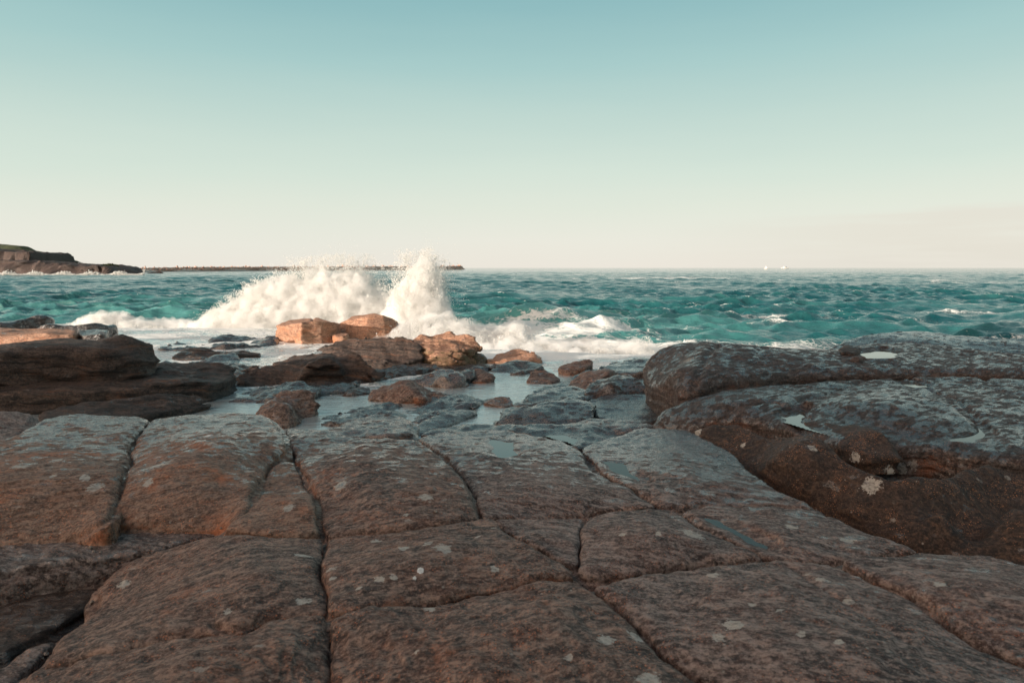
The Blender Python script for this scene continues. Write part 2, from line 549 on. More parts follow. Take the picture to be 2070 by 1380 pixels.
M_SEA = water_material('sea_water', (0.004, 0.072, 0.084), (0.10, 0.33, 0.31), (0.84, 0.87, 0.85), 1.9, 0.10, 0.06, ior=1.42)
M_POOL = water_material('pool_water', (0.56, 0.64, 0.65), (0.72, 0.78, 0.78), (0.86, 0.88, 0.87), 4.2, 0.016, 0.04, ior=1.6, metal=.55)  # pale metallic base puts a bright sky reflection into the water colour
M_PUD2 = water_material('hollow_water', (0.030, 0.024, 0.020), (0.03, 0.024, 0.02), (0.82, 0.86, 0.85), 6.0, 0.0004, 0.03, ior=1.36)
M_PUD = water_material('puddle_water', (0.05, 0.055, 0.05), (0.05, 0.055, 0.05), (0.82, 0.86, 0.85), 6.0, 0.0004, 0.02, ior=1.9)

b_ = NB('spray_white')
b_.b.inputs['Base Color'].default_value = (0.93, 0.93, 0.91, 1)
b_.b.inputs['Roughness'].default_value = 0.35
b_.b.inputs['Subsurface Weight'].default_value = 0.0
tr = b_.n('ShaderNodeBsdfTranslucent'); tr.inputs[0].default_value = (0.95, 0.95, 0.93, 1)
mx = b_.n('ShaderNodeMixShader'); mx.inputs[0].default_value = 0.5
b_.l(b_.b.outputs[0], mx.inputs[1]); b_.l(tr.outputs[0], mx.inputs[2]); b_.l(mx.outputs[0], b_.out.inputs[0])
M_SPRAY = b_.m


# ------------------------------------------------------------------ rocks
ROCKS = []
PUD = []


PR_ = 'rocks standing in the tide pool'


def to3(p, z0):
    if isinstance(p, WP): return tuple(p)
    return P(p[0], p[1], p[2] if len(p) > 2 else z0)


def ctrl_warp(x, y, amp, sc):
    q = np.stack([x.ravel() * sc, y.ravel() * sc, np.zeros(x.size)], 1)
    a = fbm(q, 3).reshape(x.shape) * amp
    c = fbm(q + 50, 3).reshape(x.shape) * amp
    return x + a, y + c


def rock(name, label, top, z0, mat, drop=0.3, R=0.06, s=0.5, gap=0.008, ctrl=(), bulge=0.0, batter=0.0, dips=(), cracks=(), flange=0.0, terrace=0.016,
         strata=0.0, vox=None, rough=1.0, lay=0.03, wet=None, algae=0.0, cat='rock', group='rocks of the shore platform', reg=2e-4, blurk=2, warp=0.02, rim=1.0):
    if group in (PR_, 'rocks of the middle ridge', 'rocks just awash in the pool') and not isinstance(top[0], WP):
        gap = -.045; s = max(s, .9); R = min(R, .03); strata = max(strata, .014); up = .022
        top = [(p[0], p[1], (p[2] if len(p) > 2 else z0) + up) for p in top]; ctrl = [(p[0], p[1], (p[2] if len(p) > 2 else z0) + up) for p in ctrl]
    out = [to3(p, z0) for p in top]
    cp = [to3(p, z0) for p in ctrl]
    f_top = tps(out + cp, reg)
    pts = [(p[0], p[1]) for p in out]
    xs = np.array([p[0] for p in out]); ys = np.array([p[1] for p in out])
    # only the part that the surroundings of the frame could show is built finely
    dist = math.hypot(np.clip(0, xs.min(), xs.max()), max(1.6, ys.min()))
    if vox is None:
        vox = max(0.009, 0.0036 * dist)
    m = 3 * vox + 0.06 + abs(batter) * drop
    gx = np.arange(xs.min() - m, xs.max() + m, vox); gy = np.arange(ys.min() - m, ys.max() + m, vox)
    X, Y = np.meshgrid(gx, gy, indexing='ij')
    scw = max(1.0, 3.0 / max(1.0, dist / 3))
    Xw, Yw = ctrl_warp(X, Y, warp * max(1, dist / 4), 2.4 if dist < 6 else 1.2)
    d2 = poly_sdf(Xw, Yw, pts)
    d2 = blur(d2, blurk) if blurk else d2
    ZT = f_top(X, Y)
    ZT = np.clip(ZT, min(p[2] for p in out + cp) - 0.12, max(p[2] for p in out + cp) + 0.10)
    if bulge:
        ZT = ZT + bulge * (1 - np.exp(-np.maximum(-d2, 0) / 0.18)) 
    nn = fbm(np.stack([X.ravel() * 1.3, Y.ravel() * 1.3, np.full(X.size, z0)], 1), 3).reshape(X.shape)
    ZT = ZT + nn * 0.022 * rough * min(3, max(1, dist / 5))
    if terrace:
        th_ = terrace * min(2.2, max(1, dist / 4))
        bn = fbm(np.stack([X.ravel() * 2.2 + 3, Y.ravel() * 3.4, np.full(X.size, 5.0)], 1), 4).reshape(X.shape)
        q_ = (ZT + X * .045 - Y * .03 + bn * .020 * min(2, max(1, dist / 4))) / th_
        fq = q_ - np.floor(q_); e_ = np.clip((fq - .5) / .30 + .5, 0, 1)
        pat_ = np.clip(.55 + 1.5 * fbm(np.stack([X.ravel() * .9, Y.ravel() * .9, np.full(X.size, 9.0)], 1), 2).reshape(X.shape), 0, 1)
        ZT = ZT + (e_ * e_ * (3 - 2 * e_) - fq) * th_ * .8 * pat_
    for (line, dep, wid) in cracks:
        lp = [P(a, c, z0)[:2] for a, c in line]
        ld = line_dist(Xw, Yw, lp)
        ZT = ZT - dep * np.exp(-(ld / wid) ** 2)
    made = []
    Z0 = ZT.copy()
    calm = np.ones(X.shape)
    for dp in dips:
        zq = dp['z']
        for _ in range(4):
            pp = [P(a, c, zq)[:2] for a, c in dp['poly']]
            q_ = ZT[(poly_sdf(X, Y, pp) < vox) & (d2 < -.03)]
            if len(q_): zq = 0.5 * zq + 0.5 * float(np.percentile(q_, 12))
        ws = dp.get('w', .03)
        dd = poly_sdf(X + noise3(np.stack([X.ravel() * 9, Y.ravel() * 9, X.ravel() * 0], 1)).reshape(X.shape) * ws, Y + noise3(np.stack([X.ravel() * 9, Y.ravel() * 9, X.ravel() * 0 + 7], 1)).reshape(X.shape) * ws, pp)
        zw = zq - .004
        bowl = zw + np.where(dd > 0, dd * .22 + np.maximum(dd - .07, 0) * 3, np.maximum(dd * 0.5, -0.03))
        k = 0.012
        h = np.clip(0.5 + 0.5 * (ZT - bowl) / k, 0, 1)
        ZT = ZT * (1 - h) + bowl * h - k * h * (1 - h)
        ZT = np.where(dd > 0, np.maximum(ZT, zw + .012 - .55 * np.maximum(dd - .05, 0) - .3 * np.maximum(.05 - dd, 0)), ZT)
        made.append((dd, zw, Z0))
        calm = np.minimum(calm, np.clip(dd / .25, 0, 1))
    for dd, zw, Zo in made:
        PUD.append((X, Y, (dd < .045) & (d2 < -.06), zw))
    zt_in = ZT[d2 < 0] if (d2 < 0).any() else ZT
    z1 = zt_in.max() + 2 * vox
    zb = zt_in.min() - drop
    gz = np.arange(zb - 2 * vox, z1 + vox, vox)
    dz = gz[None, None, :] - ZT[:, :, None]
    A = np.broadcast_to((d2 + gap)[:, :, None], dz.shape).copy()
    A += batter * np.minimum(dz, 0)
    if strata or lay:
        tab = np.random.default_rng(abs(hash(name + str(round(xs[0], 2)))) % 99991 if False else int(abs(xs[0] * 1000 + ys[0] * 77)) % 99991).normal(size=512)
        zz = gz[None, None, :] * (30.0 if dist < 9 else 14.0) + (X * 0.9 + Y * 0.5 + nn * 3.0)[:, :, None] + 200
        i0 = np.floor(zz).astype(int); fr = zz - i0; fr = fr * fr * (3 - 2 * fr)
        v = tab[i0 % 512] * (1 - fr) + tab[(i0 + 1) % 512] * fr
        A += v * (strata if strata else 0.006)
    u = np.maximum(A * s + R, 0); w = np.maximum(dz + R, 0)
    f = np.minimum(np.maximum(A * s, dz), -R) + np.sqrt(u * u + w * w)
    if flange:
        u = np.maximum((A - .05) * .7 + .02, 0); w = np.maximum(dz + flange + .02, 0)
        f = np.minimum(f, np.minimum(np.maximum((A - .05) * .7, dz + flange), -.02) + np.sqrt(u * u + w * w))
    f = np.maximum(f, (zb - gz)[None, None, :])
    f[0], f[-1], f[:, 0], f[:, -1], f[:, :, 0], f[:, :, -1] = 1, 1, 1, 1, 1, 1
    V, Q = surface_nets(f, np.array([gx[0], gy[0], gz[0]]), vox)
    N = vnormals(V, Q)
    # attributes from the plan shape
    ii = np.clip(((V[:, 0] - gx[0]) / vox).astype(int), 0, len(gx) - 1)
    jj = np.clip(((V[:, 1] - gy[0]) / vox).astype(int), 0, len(gy) - 1)
    depth = ZT[ii, jj] - V[:, 2]
    sc_ = min(5, max(1, dist / 3.5)) * rough
    ht = fbm(V * (5.0 / max(1, dist / 6)), 4)
    dsp = ht * 0.009 * sc_
    st = noise3(np.stack([V[:, 0] * 1.4 + V[:, 1] * 0.6, V[:, 1] * 7 - V[:, 0] * 3, V[:, 2] * 22], 1))
    dsp = dsp + (np.abs(st) - 0.25) * 0.004 * sc_
    if vox < 0.02:
        dsp = dsp + fbm(V * 24, 2) * 0.0035 * rough
    dsp = dsp * calm[ii, jj]
    V = V + N * dsp[:, None]
    N = vnormals(V, Q)
    side = np.clip(1 - N[:, 2] * 1.15, 0, 1) * np.clip(depth / 0.05, 0, 1)
    front = np.clip(0.35 - N[:, 1], 0, 1)
    rimv = np.clip(side * 1.5, 0, 1) * front * rim
    if wet is None:
        wv = np.clip((V[:, 1] - 3.3) / 3.2, 0, 0.75) + np.clip((V[:, 0] - 0.2) / 5, 0, 0.3) - 0.05 - 0.2 * side
    else:
        wv = np.full(len(V), wet) - 0.25 * side
    loc = (float(xs.mean()), float(ys.mean()), float(zb))
    o = np_mesh(name, V, Q, mat, loc, attrs={'rim': rimv, 'wet': wv, 'patch': np.zeros(len(V)), 'guano': np.zeros(len(V)), 'algae': np.full(len(V), algae) * np.clip(1.3 - N[:, 2], 0, 1)})
    tag(o, label, cat, group)
    ROCKS.append(o)
    return o


SLAB = 'jointed slabs of the near platform'


def slab(label, top, z0, mat, **kw):
    kw.setdefault('group', SLAB)
    kw.setdefault('drop', 0.28)
    kw['s'] = kw.get('s', .5) * 1.4
    kw['R'] = kw.get('R', 0.055) * .48
    kw.setdefault('gap', 0.002)
    kw.setdefault('flange', 0.05)
    kw.setdefault('blurk', 1)
    kw.setdefault('warp', .028)
    return rock('rock_slab', label, top, z0, mat, cat='rock slab', **kw)


# --- near platform, split by its joints
slab('rounded rust brown slab at the left edge with pale lichen spots',
     [(-420, 960, -.02), (-150, 905), (0, 885, .04), (60, 862), (120, 838), (200, 834), (285, 838), (300, 848), (265, 885), (260, 930), (243, 985), (214, 1040), (150, 1075, -.06), (0, 1098, -.1), (-420, 1160, -.1)],
     .04, M_LEFT, ctrl=[(120, 925, .10), (60, 1000, .05), (180, 960, .09), (-200, 980, .06)], R=.08, s=.35)
slab('broad rust brown slab with orange stain between the left joint and the wedge',
     [(302, 848), (340, 842), (400, 838), (480, 833), (540, 836), (562, 858, .0), (580, 905), (545, 940, -.02), (520, 965), (505, 1010), (478, 1045), (446, 1066, -.08), (340, 1060, -.07), (216, 1048, -.06), (245, 985), (262, 930), (267, 888)],
     .02, M_LEFT, ctrl=[(400, 930, .10), (330, 960, .08), (470, 900, .09), (400, 1000, .02)], R=.08, s=.4)
slab('grey wet ledge below the two rusty slabs at the left',
     [(-420, 1165), (0, 1102), (150, 1078), (220, 1052), (340, 1062), (446, 1068), (440, 1080), (380, 1096), (300, 1114), (200, 1128), (80, 1140), (-420, 1215)],
     -.12, M_GREY, R=.035, s=.5, wet=.35, cracks=[])
slab('small wedge shaped slab narrowing to a rounded tip',
     [(577, 926, -.02), (600, 932), (626, 990), (652, 1072), (560, 1082), (452, 1074), (484, 1045), (510, 1012), (525, 970), (548, 942)],
     -.03, M_LEFT, ctrl=[(575, 1010, .03)], R=.05)
slab('long brown slab right of the deep joint, rising to the pool edge',
     [(575, 864, -.06), (640, 868), (720, 882), (800, 884), (842, 888), (905, 932), (955, 990), (970, 1046, -.05), (900, 1058), (780, 1072), (662, 1076), (640, 1010), (605, 930), (582, 892)],
     -.03, M_FORE, ctrl=[(720, 960, .05), (800, 1000, .03), (690, 920, .03)], R=.06, s=.4,
     cracks=[([(800, 930), (850, 960), (905, 985)], .008, .02)])
slab('grey brown slab whose upper side carries small sky coloured puddles',
     [(846, 884, -.12), (900, 872, -.15), (1000, 868, -.16), (1100, 880, -.15), (1170, 905), (1200, 950), (1265, 985), (1330, 1020, -.06), (1200, 1034), (1090, 1046), (976, 1046, -.05), (958, 988), (910, 930)],
     -.09, M_GREY, ctrl=[(1050, 980, -.03), (1150, 1000, -.04)], R=.045,
     dips=[dict(poly=[(990, 890), (1035, 895), (1045, 922), (1010, 928), (995, 912)], z=-.155)])
slab('grey slab with ripple marks between the dark channel and the blue puddles',
     [(1176, 905, -.13), (1240, 880, -.13), (1300, 862, -.12), (1390, 868, -.10), (1460, 902), (1520, 950), (1575, 990), (1650, 1024), (1560, 1018), (1440, 1017), (1340, 1021), (1268, 982), (1206, 948)],
     -.08, M_GREY, ctrl=[(1380, 950, -.04)], R=.045,
     dips=[dict(poly=[(1226, 934), (1255, 936), (1276, 960), (1300, 976), (1268, 964), (1238, 948)], z=-.13)])
slab('blocky brown slab holding two bright white droppings',
     [(654, 1080), (780, 1076), (900, 1062), (982, 1050), (1000, 1054), (1046, 1092), (1100, 1122), (1150, 1145, -.05), (1160, 1155), (1000, 1186), (820, 1216), (700, 1240), (660, 1238), (655, 1180)],
     -.02, M_FORE, ctrl=[(850, 1130, .05), (930, 1090, .04), (760, 1150, .04)], R=.06)
slab('small hollowed grey slab behind the junction of joints',
     [(994, 1051), (1100, 1044), (1180, 1040), (1176, 1100), (1170, 1142), (1148, 1142), (1098, 1118), (1048, 1086)],
     -.06, M_GREY, ctrl=[(1120, 1090, -.04)], R=.035)
slab('grey brown block with one bright lichen star near its right side',
     [(1184, 1040), (1260, 1030), (1345, 1024), (1376, 1034), (1410, 1060), (1470, 1090), (1548, 1126), (1400, 1133), (1260, 1152), (1190, 1156), (1172, 1146), (1178, 1100)],
     -.05, M_GREY, ctrl=[(1300, 1080, .02), (1400, 1085, .0)], R=.045)
slab('grey slab striped with wet hollows above the long cross joint',
     [(1380, 1026), (1440, 1021), (1560, 1022), (1650, 1028), (1750, 1072), (1860, 1112), (1780, 1116), (1700, 1128), (1620, 1132), (1552, 1126), (1480, 1092), (1416, 1058)],
     -.06, M_GREY, ctrl=[(1600, 1080, -.02)], R=.04,
     dips=[dict(poly=[(1420, 1046), (1445, 1050), (1500, 1078), (1545, 1102), (1556, 1112), (1508, 1092), (1458, 1066)], z=-.085)])
slab('big dark brown slab in front at the middle bottom edge',
     [(668, 1248), (820, 1220), (1000, 1190), (1100, 1172), (1150, 1168), (1188, 1188), (1270, 1250), (1350, 1318), (1440, 1385), (1560, 1500), (1600, 1700), (700, 1700), (676, 1480), (668, 1330)],
     0.0, M_FORE, ctrl=[(900, 1300, .06), (1130, 1260, .07), (1100, 1400, .06)], R=.06, s=.35, rough=1.5)
slab('largest grey brown slab at the lower right with a faint inner crack',
     [(1198, 1180), (1250, 1160), (1400, 1142), (1560, 1134), (1680, 1134), (1790, 1190), (1950, 1275), (2070, 1340), (2250, 1440), (2350, 1700), (1640, 1700), (1570, 1490), (1455, 1380), (1355, 1304), (1275, 1240)],
     0.0, M_GREY, ctrl=[(1500, 1250, .05), (1700, 1300, .05)], R=.06, s=.4,
     cracks=[([(1600, 1150), (1660, 1200), (1760, 1270), (1850, 1330)], .014, .02)])
slab('grey brown slab at the right edge beside the dark channel',
     [(1694, 1130), (1770, 1120), (1860, 1115), (1940, 1122), (1985, 1122), (2040, 1135), (2120, 1165), (2400, 1260), (2600, 1500), (2300, 1440), (2074, 1332), (1950, 1268), (1795, 1186)],
     0.0, M_GREY, ctrl=[(1950, 1200, .05)], R=.05)
slab('dark slanting slab at the lower left above the bottom crack',
     [(300, 1118, -.12), (380, 1100, -.1), (444, 1084), (560, 1085), (650, 1080), (652, 1180), (655, 1238), (600, 1246), (545, 1250), (500, 1272), (440, 1275), (350, 1282), (210, 1310), (90, 1335, -.1), (130, 1280, -.14), (196, 1215, -.16), (205, 1180, -.15), (240, 1140, -.14)],
     -.03, M_FORE, ctrl=[(400, 1200, .0), (520, 1160, .02)], R=.07, s=.35,
     cracks=[([(440, 1262), (480, 1268), (540, 1252)], .02, .015)])
slab('brown slab across the lower left corner of the frame',
     [(70, 1345, -.12), (210, 1314, -.05), (350, 1286), (445, 1280), (505, 1276), (550, 1255), (600, 1250), (655, 1244), (664, 1330), (670, 1480), (690, 1700), (-200, 1700), (10, 1420, -.14)],
     -.02, M_FORE, ctrl=[(400, 1380, .04), (560, 1300, .03)], R=.06, s=.4, rough=1.4)
slab('low dark wet slab sunk in the gap at the left edge',
     [(-420, 1240), (0, 1160), (120, 1150), (240, 1140), (225, 1175), (190, 1215), (120, 1265), (60, 1290), (0, 1325), (-420, 1480)],
     -.27, M_DARK, R=.04, wet=.45, drop=.15)
slab('narrow grey slab in the bottom left corner',
     [(-300, 1500), (0, 1345), (60, 1300), (105, 1285), (80, 1325), (40, 1370), (-40, 1480), (-200, 1650)],
     -.22, M_GREY, R=.04, drop=.2)
slab('flat slab with blunt right end jutting into the pool',
     [(640, 872, -.12), (700, 852), (760, 838), (815, 837), (836, 848), (838, 876, -.16), (790, 884), (720, 884)],
     -.15, M_FORE, R=.05, s=.6, drop=.28)
slab('wet grey platform of low ridges behind the near slabs, holding puddles',
     [(838, 884, -.24), (880, 864), (940, 858), (1000, 860), (1100, 862), (1190, 862), (1260, 868), (1300, 862), (1240, 884), (1172, 904), (1100, 884), (1000, 872), (900, 876)],
     -.20, M_WET, R=.04, rough=1.6,
     dips=[dict(poly=[(1090, 880), (1140, 878), (1168, 890), (1150, 902), (1110, 898)], z=-.215)])
slab('brown banded ridge below the foaming pool at centre right',
     [(1120, 862, -.22), (1200, 850, -.19), (1290, 848, -.17), (1335, 855, -.16), (1300, 864, -.17), (1240, 872, -.19), (1160, 874, -.21)],
     -.18, M_FORE, R=.03, rough=1.3, drop=.2)

# --- right outcrop
RO = 'layers of the large right outcrop'
rock('rock_ledge', 'huge dark speckled rock face sloping into the channel at the right',
     [(1388, 862, -.05), (1440, 846, .02), (1500, 846, .05), (1600, 874, .06), (1700, 910, .06), (1800, 944, .05), (1890, 948, .04), (1990, 925, .06), (2300, 950, .05),
      (2600, 1330, -.42), (2200, 1230, -.42), (2000, 1175, -.42), (1870, 1135, -.41), (1760, 1086, -.38), (1650, 1030, -.32), (1520, 955, -.22), (1440, 895, -.14)],
     0, M_SPECK, ctrl=[(1640, 930, .0), (1560, 920, -.04), (1750, 980, -.02), (1700, 1010, -.16), (1900, 1010, -.05), (1880, 1060, -.25), (2050, 1010, -.02), (2050, 1090, -.30), (1960, 1110, -.36)],
     R=.06, s=.6, drop=.25, cat='rock', group=RO, rough=1.2, wet=.25, reg=1e-3, rim=0.4,
     cracks=[([(1905, 1000), (1960, 1030), (1985, 1045)], .05, .03)])
rock('rock_ledge', 'broad wet middle layer of the right outcrop with little bright pools',
     [(1316, 852, -.12), (1335, 822, .0), (1370, 806, .08), (1450, 790, .14), (1550, 776, .17), (1700, 766, .19), (1850, 757, .21), (2070, 764, .2), (2600, 770, .2), (2600, 990, .05), (2300, 950, .05),
      (2070, 925, .07), (1960, 915, .07), (1890, 900, .07), (1800, 895, .07), (1700, 892, .06), (1620, 872, .05), (1540, 850, .04), (1440, 846, .0), (1388, 862, -.08)],
     .1, M_WET, ctrl=[(1480, 815, .12), (1700, 800, .15), (1900, 800, .17), (2050, 870, .12)], R=.06, s=.55, drop=.35, cat='rock', group=RO, rough=.8, wet=.36,
     cracks=[([(1600, 820), (1690, 800), (1760, 782), (1830, 778), (1940, 825), (1990, 865)], .035, .03), ([(1380, 850), (1480, 822), (1560, 818), (1600, 825)], .05, .04),
             ([(1985, 775), (2000, 800), (2070, 815)], .03, .04)],
     dips=[dict(poly=[(1935, 862), (1975, 862), (1995, 880), (1965, 892), (1925, 890)], z=.09, k=.5), dict(poly=[(1582, 842), (1598, 832), (1628, 830), (1626, 842), (1618, 852), (1640, 866), (1684, 886), (1668, 887), (1630, 877), (1600, 862)], z=.045, k=.6),
           dict(poly=[(1815, 768), (1850, 772), (1880, 780), (1850, 783), (1820, 776)], z=.165, k=.3)])
rock('rock_ledge', 'smooth blue grey hump in the middle of the right outcrop',
     [(1622, 836, .1), (1650, 806, .17), (1700, 790, .2), (1770, 778, .22), (1830, 780, .22), (1900, 805, .2), (1962, 836, .17), (1985, 862, .13), (1940, 885, .09), (1890, 888, .08), (1820, 876, .09), (1740, 860, .09), (1670, 846, .09)],
     .16, M_WET, ctrl=[(1800, 820, .215), (1740, 825, .18)], R=.05, s=.5, drop=.2, cat='rock', group=RO, wet=.40, rough=.7)
rock('rock_ledge', 'thin reddish brown slab leaning below the smooth hump',
     [(1598, 852, .04), (1640, 848, .09), (1690, 850, .12), (1740, 858, .14), (1800, 878, .13), (1850, 895, .12), (1893, 906, .08), (1830, 916, .03), (1760, 920, .02), (1700, 904, .02), (1650, 882, .03)],
     .1, M_SPECK, R=.03, s=.6, drop=.15, cat='rock', group=RO, wet=.1)
rock('rock_ledge', 'whale backed top layer of the right outcrop with a rounded left nose',
     [(1292, 745, .1), (1302, 720, .26), (1330, 702, .35), (1380, 692, .40), (1440, 690, .40), (1500, 696, .38), (1580, 702, .38), (1680, 702, .35), (1760, 690, .36), (1830, 690, .35), (1900, 696, .33), (2070, 712, .32), (2600, 720, .3),
      (2600, 770, .2), (2070, 752, .24), (1900, 748, .25), (1800, 748, .25), (1700, 752, .24), (1600, 758, .22), (1480, 772, .2), (1400, 786, .16), (1365, 796, .1), (1330, 786, .04), (1300, 768, .03)],
     .3, M_WET, ctrl=[(1400, 718, .37), (1380, 745, .31), (1460, 740, .33), (1600, 725, .34), (1340, 745, .28)], R=.09, s=.6, drop=.45, cat='rock', group=RO, rough=.65, wet=.28, batter=-.15, reg=1e-3,
     cracks=[([(1362, 795), (1395, 760), (1450, 722), (1520, 712)], .03, .035), ([(1335, 788), (1345, 765), (1350, 750)], .02, .02)],
     dips=[dict(poly=[(1738, 712), (1785, 706), (1815, 713), (1805, 723), (1750, 724)], z=.31, k=.3)])
rock('rock_ledge', 'low smooth hump awash at the far right of the outcrop',
     [(1660, 702, .2), (1720, 684, .3), (1780, 670, .36), (1840, 668, .38), (1920, 674, .36), (2070, 682, .34), (2600, 690, .3), (2600, 735, .2), (2070, 722, .2), (1900, 716, .22), (1780, 712, .2), (1700, 710, .18)],
     .3, M_WET, ctrl=[(1830, 682, .37)], R=.08, s=.5, drop=.7, cat='rock', group=RO, rough=.7, wet=.55)
rock('rock', 'small brown knob on top of the right outcrop beside the bright pool',
     [(1690, 706), (1705, 697), (1725, 696), (1742, 704), (1730, 710), (1700, 711)], .375, M_DARK, R=.03, drop=.08, group='small stones on the right outcrop', wet=.2, vox=.014)
rock('rock', 'flat brown knob on the right outcrop nearer than the other knob',
     [(1718, 722), (1735, 714), (1752, 716), (1760, 721), (1740, 724)], .345, M_DARK, R=.03, drop=.07, group='small stones on the right outcrop', wet=.2, vox=.014)

# --- rocks standing in the pool
PR = 'rocks standing in the tide pool'
rock('rock', 'pointed brown rock alone in the middle of the tide pool',
     [(742, 802, -.36), (770, 782, -.30), (800, 770, -.20), (830, 764, -.16), (848, 772, -.20), (868, 788, -.30), (890, 798, -.35), (918, 808, -.38), (880, 816, -.40), (800, 815, -.40)],
     -.3, M_FORE, ctrl=[(830, 790, -.24), (800, 800, -.32)], R=.03, s=.8, drop=.2, group=PR, rough=1.5, wet=.25)
rock('rock', 'pointed dark rock at the near left side of the pool',
     [(520, 834, -.30), (548, 812, -.22), (580, 799, -.17), (612, 798, -.17), (638, 810, -.24), (628, 826, -.32), (606, 846, -.36), (580, 862, -.38), (560, 852, -.33)],
     -.25, M_FORE, ctrl=[(590, 820, -.20)], R=.03, s=.7, drop=.25, group=PR, rough=1.3, wet=.3)
rock('rock', 'low wavy wet rock behind the near pointed rock',
     [(440, 815, -.38), (480, 800, -.35), (540, 785, -.32), (600, 775, -.29), (640, 785, -.30), (640, 798, -.34), (590, 797, -.33), (540, 806, -.37), (480, 818, -.39)],
     -.33, M_WET, R=.03, drop=.2, group=PR, rough=1.6, wet=.5)
rock('rock', 'thin streamlined wet rock right of the blunt slab',
     [(838, 874, -.36), (850, 852, -.34), (900, 832, -.31), (960, 822, -.33), (965, 832, -.36), (920, 848, -.36), (880, 866, -.38)], -.34, M_WET, R=.03, drop=.2, group=PR, wet=.7)
rock('rock', 'long streaked wet rock at the middle of the pool',
     [(1000, 856, -.34), (1030, 838, -.26), (1060, 822, -.22), (1110, 808, -.19), (1160, 802, -.19), (1188, 808, -.20), (1190, 830, -.23), (1186, 852, -.30), (1120, 860, -.32), (1050, 860, -.34)],
     -.24, M_WET, ctrl=[(1110, 830, -.22), (1060, 846, -.28)], R=.05, drop=.25, group=PR, rough=1.3, wet=.6)
rock('rock', 'smooth low wet rock behind the long streaked one',
     [(1040, 818, -.34), (1070, 800, -.30), (1110, 784, -.27), (1160, 776, -.26), (1185, 785, -.27), (1182, 800, -.28), (1110, 806, -.30)], -.29, M_WET, R=.04, drop=.25, group=PR, wet=.6)
rock('rock', 'rounded rock with a brown underside left of the whale back',
     [(1186, 800, -.28), (1188, 780, -.22), (1205, 766, -.17), (1240, 756, -.15), (1275, 758, -.15), (1290, 772, -.18), (1318, 788, -.26), (1300, 800, -.33), (1250, 806, -.34), (1205, 808, -.34)],
     -.2, M_WET, ctrl=[(1240, 780, -.18)], R=.05, drop=.25, group=PR, wet=.4, rim=1.6)
rock('rock', 'brown wedge rock leaning on the rounded rock',
     [(1156, 782, -.34), (1162, 764, -.27), (1185, 750, -.22), (1225, 742, -.19), (1235, 750, -.2), (1208, 762, -.22), (1190, 782, -.3)], -.25, M_FORE, R=.03, drop=.2, group=PR, wet=.2)
rock('rock', 'flat wet rock between the foam and the whale back',
     [(1225, 742, -.24), (1250, 730, -.22), (1300, 726, -.2), (1320, 735, -.2), (1310, 752, -.22), (1260, 752, -.23)], -.22, M_WET, R=.03, drop=.3, group=PR, wet=.7)
rock('rock', 'low glazed rock below the rounded one with a dark cleft at its left',
     [(1196, 806, -.30), (1225, 796, -.27), (1290, 800, -.29), (1350, 795, -.30), (1358, 812, -.31), (1330, 848, -.33), (1270, 858, -.34), (1225, 846, -.33), (1200, 826, -.31)],
     -.3, M_WET, R=.045, drop=.2, group=PR, wet=.75)
rock('rock', 'tiny rounded rock breaking the pool surface near the streaked rock',
     [(985, 812, -.37), (1005, 804, -.34), (1030, 806, -.34), (1036, 815, -.37), (1010, 821, -.38)], -.35, M_FORE, R=.02, drop=.12, group=PR, wet=.4, vox=.02)
rock('rock', 'orange topped slab tilting up towards the white surf',
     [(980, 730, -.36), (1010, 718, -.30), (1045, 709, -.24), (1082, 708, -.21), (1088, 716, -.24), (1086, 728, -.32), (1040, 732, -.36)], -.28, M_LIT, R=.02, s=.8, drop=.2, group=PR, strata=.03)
rock('rock', 'dark ragged rock under the orange topped slab',
     [(986, 745, -.35), (1005, 735, -.32), (1060, 730, -.29), (1095, 734, -.32), (1090, 748, -.36), (1040, 750, -.36)], -.33, M_DARK, R=.02, drop=.2, group=PR, strata=.03, rough=1.5)
rock('rock', 'narrow pale slab slanting at the edge of the surf',
     [(1122, 746, -.33), (1140, 736, -.27), (1188, 726, -.22), (1195, 734, -.25), (1180, 744, -.3), (1145, 752, -.34)], -.28, M_FORE, R=.02, drop=.2, group=PR, wet=.2)
rock('rock', 'small split rock near the narrow pale slab',
     [(1068, 762, -.34), (1085, 752, -.29), (1110, 748, -.27), (1130, 760, -.32), (1115, 770, -.36), (1085, 770, -.36)], -.3, M_FORE, R=.025, drop=.2, group=PR, wet=.3)
rock('rock', 'squarish brown rock in the chain across the pool',
     [(838, 766, -.32), (860, 752, -.24), (900, 746, -.21), (926, 750, -.22), (934, 764, -.28), (915, 776, -.34), (870, 774, -.35)], -.25, M_FORE, ctrl=[(890, 758, -.22)], R=.03, s=.8, drop=.3, group=PR, strata=.02, rough=1.4)
rock('rock', 'small knuckle of rock in the middle of the chain',
     [(924, 762, -.33), (932, 750, -.26), (948, 748, -.25), (952, 758, -.28), (944, 768, -.34)], -.28, M_DARK, R=.02, drop=.25, group=PR, rough=1.5)
rock('rock', 'rounded brown rock at the right end of the chain',
     [(946, 760, -.33), (960, 749, -.26), (985, 748, -.25), (996, 757, -.30), (985, 767, -.35), (958, 768, -.35)], -.27, M_FORE, R=.03, drop=.25, group=PR, wet=.2)
rock('rock', 'thin awash rock behind the chain, rimmed with foam',
     [(818, 748, -.37), (845, 740, -.34), (868, 739, -.33), (875, 745, -.36), (845, 751, -.38)], -.35, M_DARK, R=.02, drop=.2, group=PR, wet=.6, vox=.03)
rock('rock', 'thin dark rock awash left of the pointed pool rock',
     [(688, 796, -.37), (715, 786, -.34), (745, 785, -.34), (750, 791, -.37), (715, 798, -.38)], -.35, M_DARK, R=.02, drop=.2, group=PR, wet=.6, vox=.025)

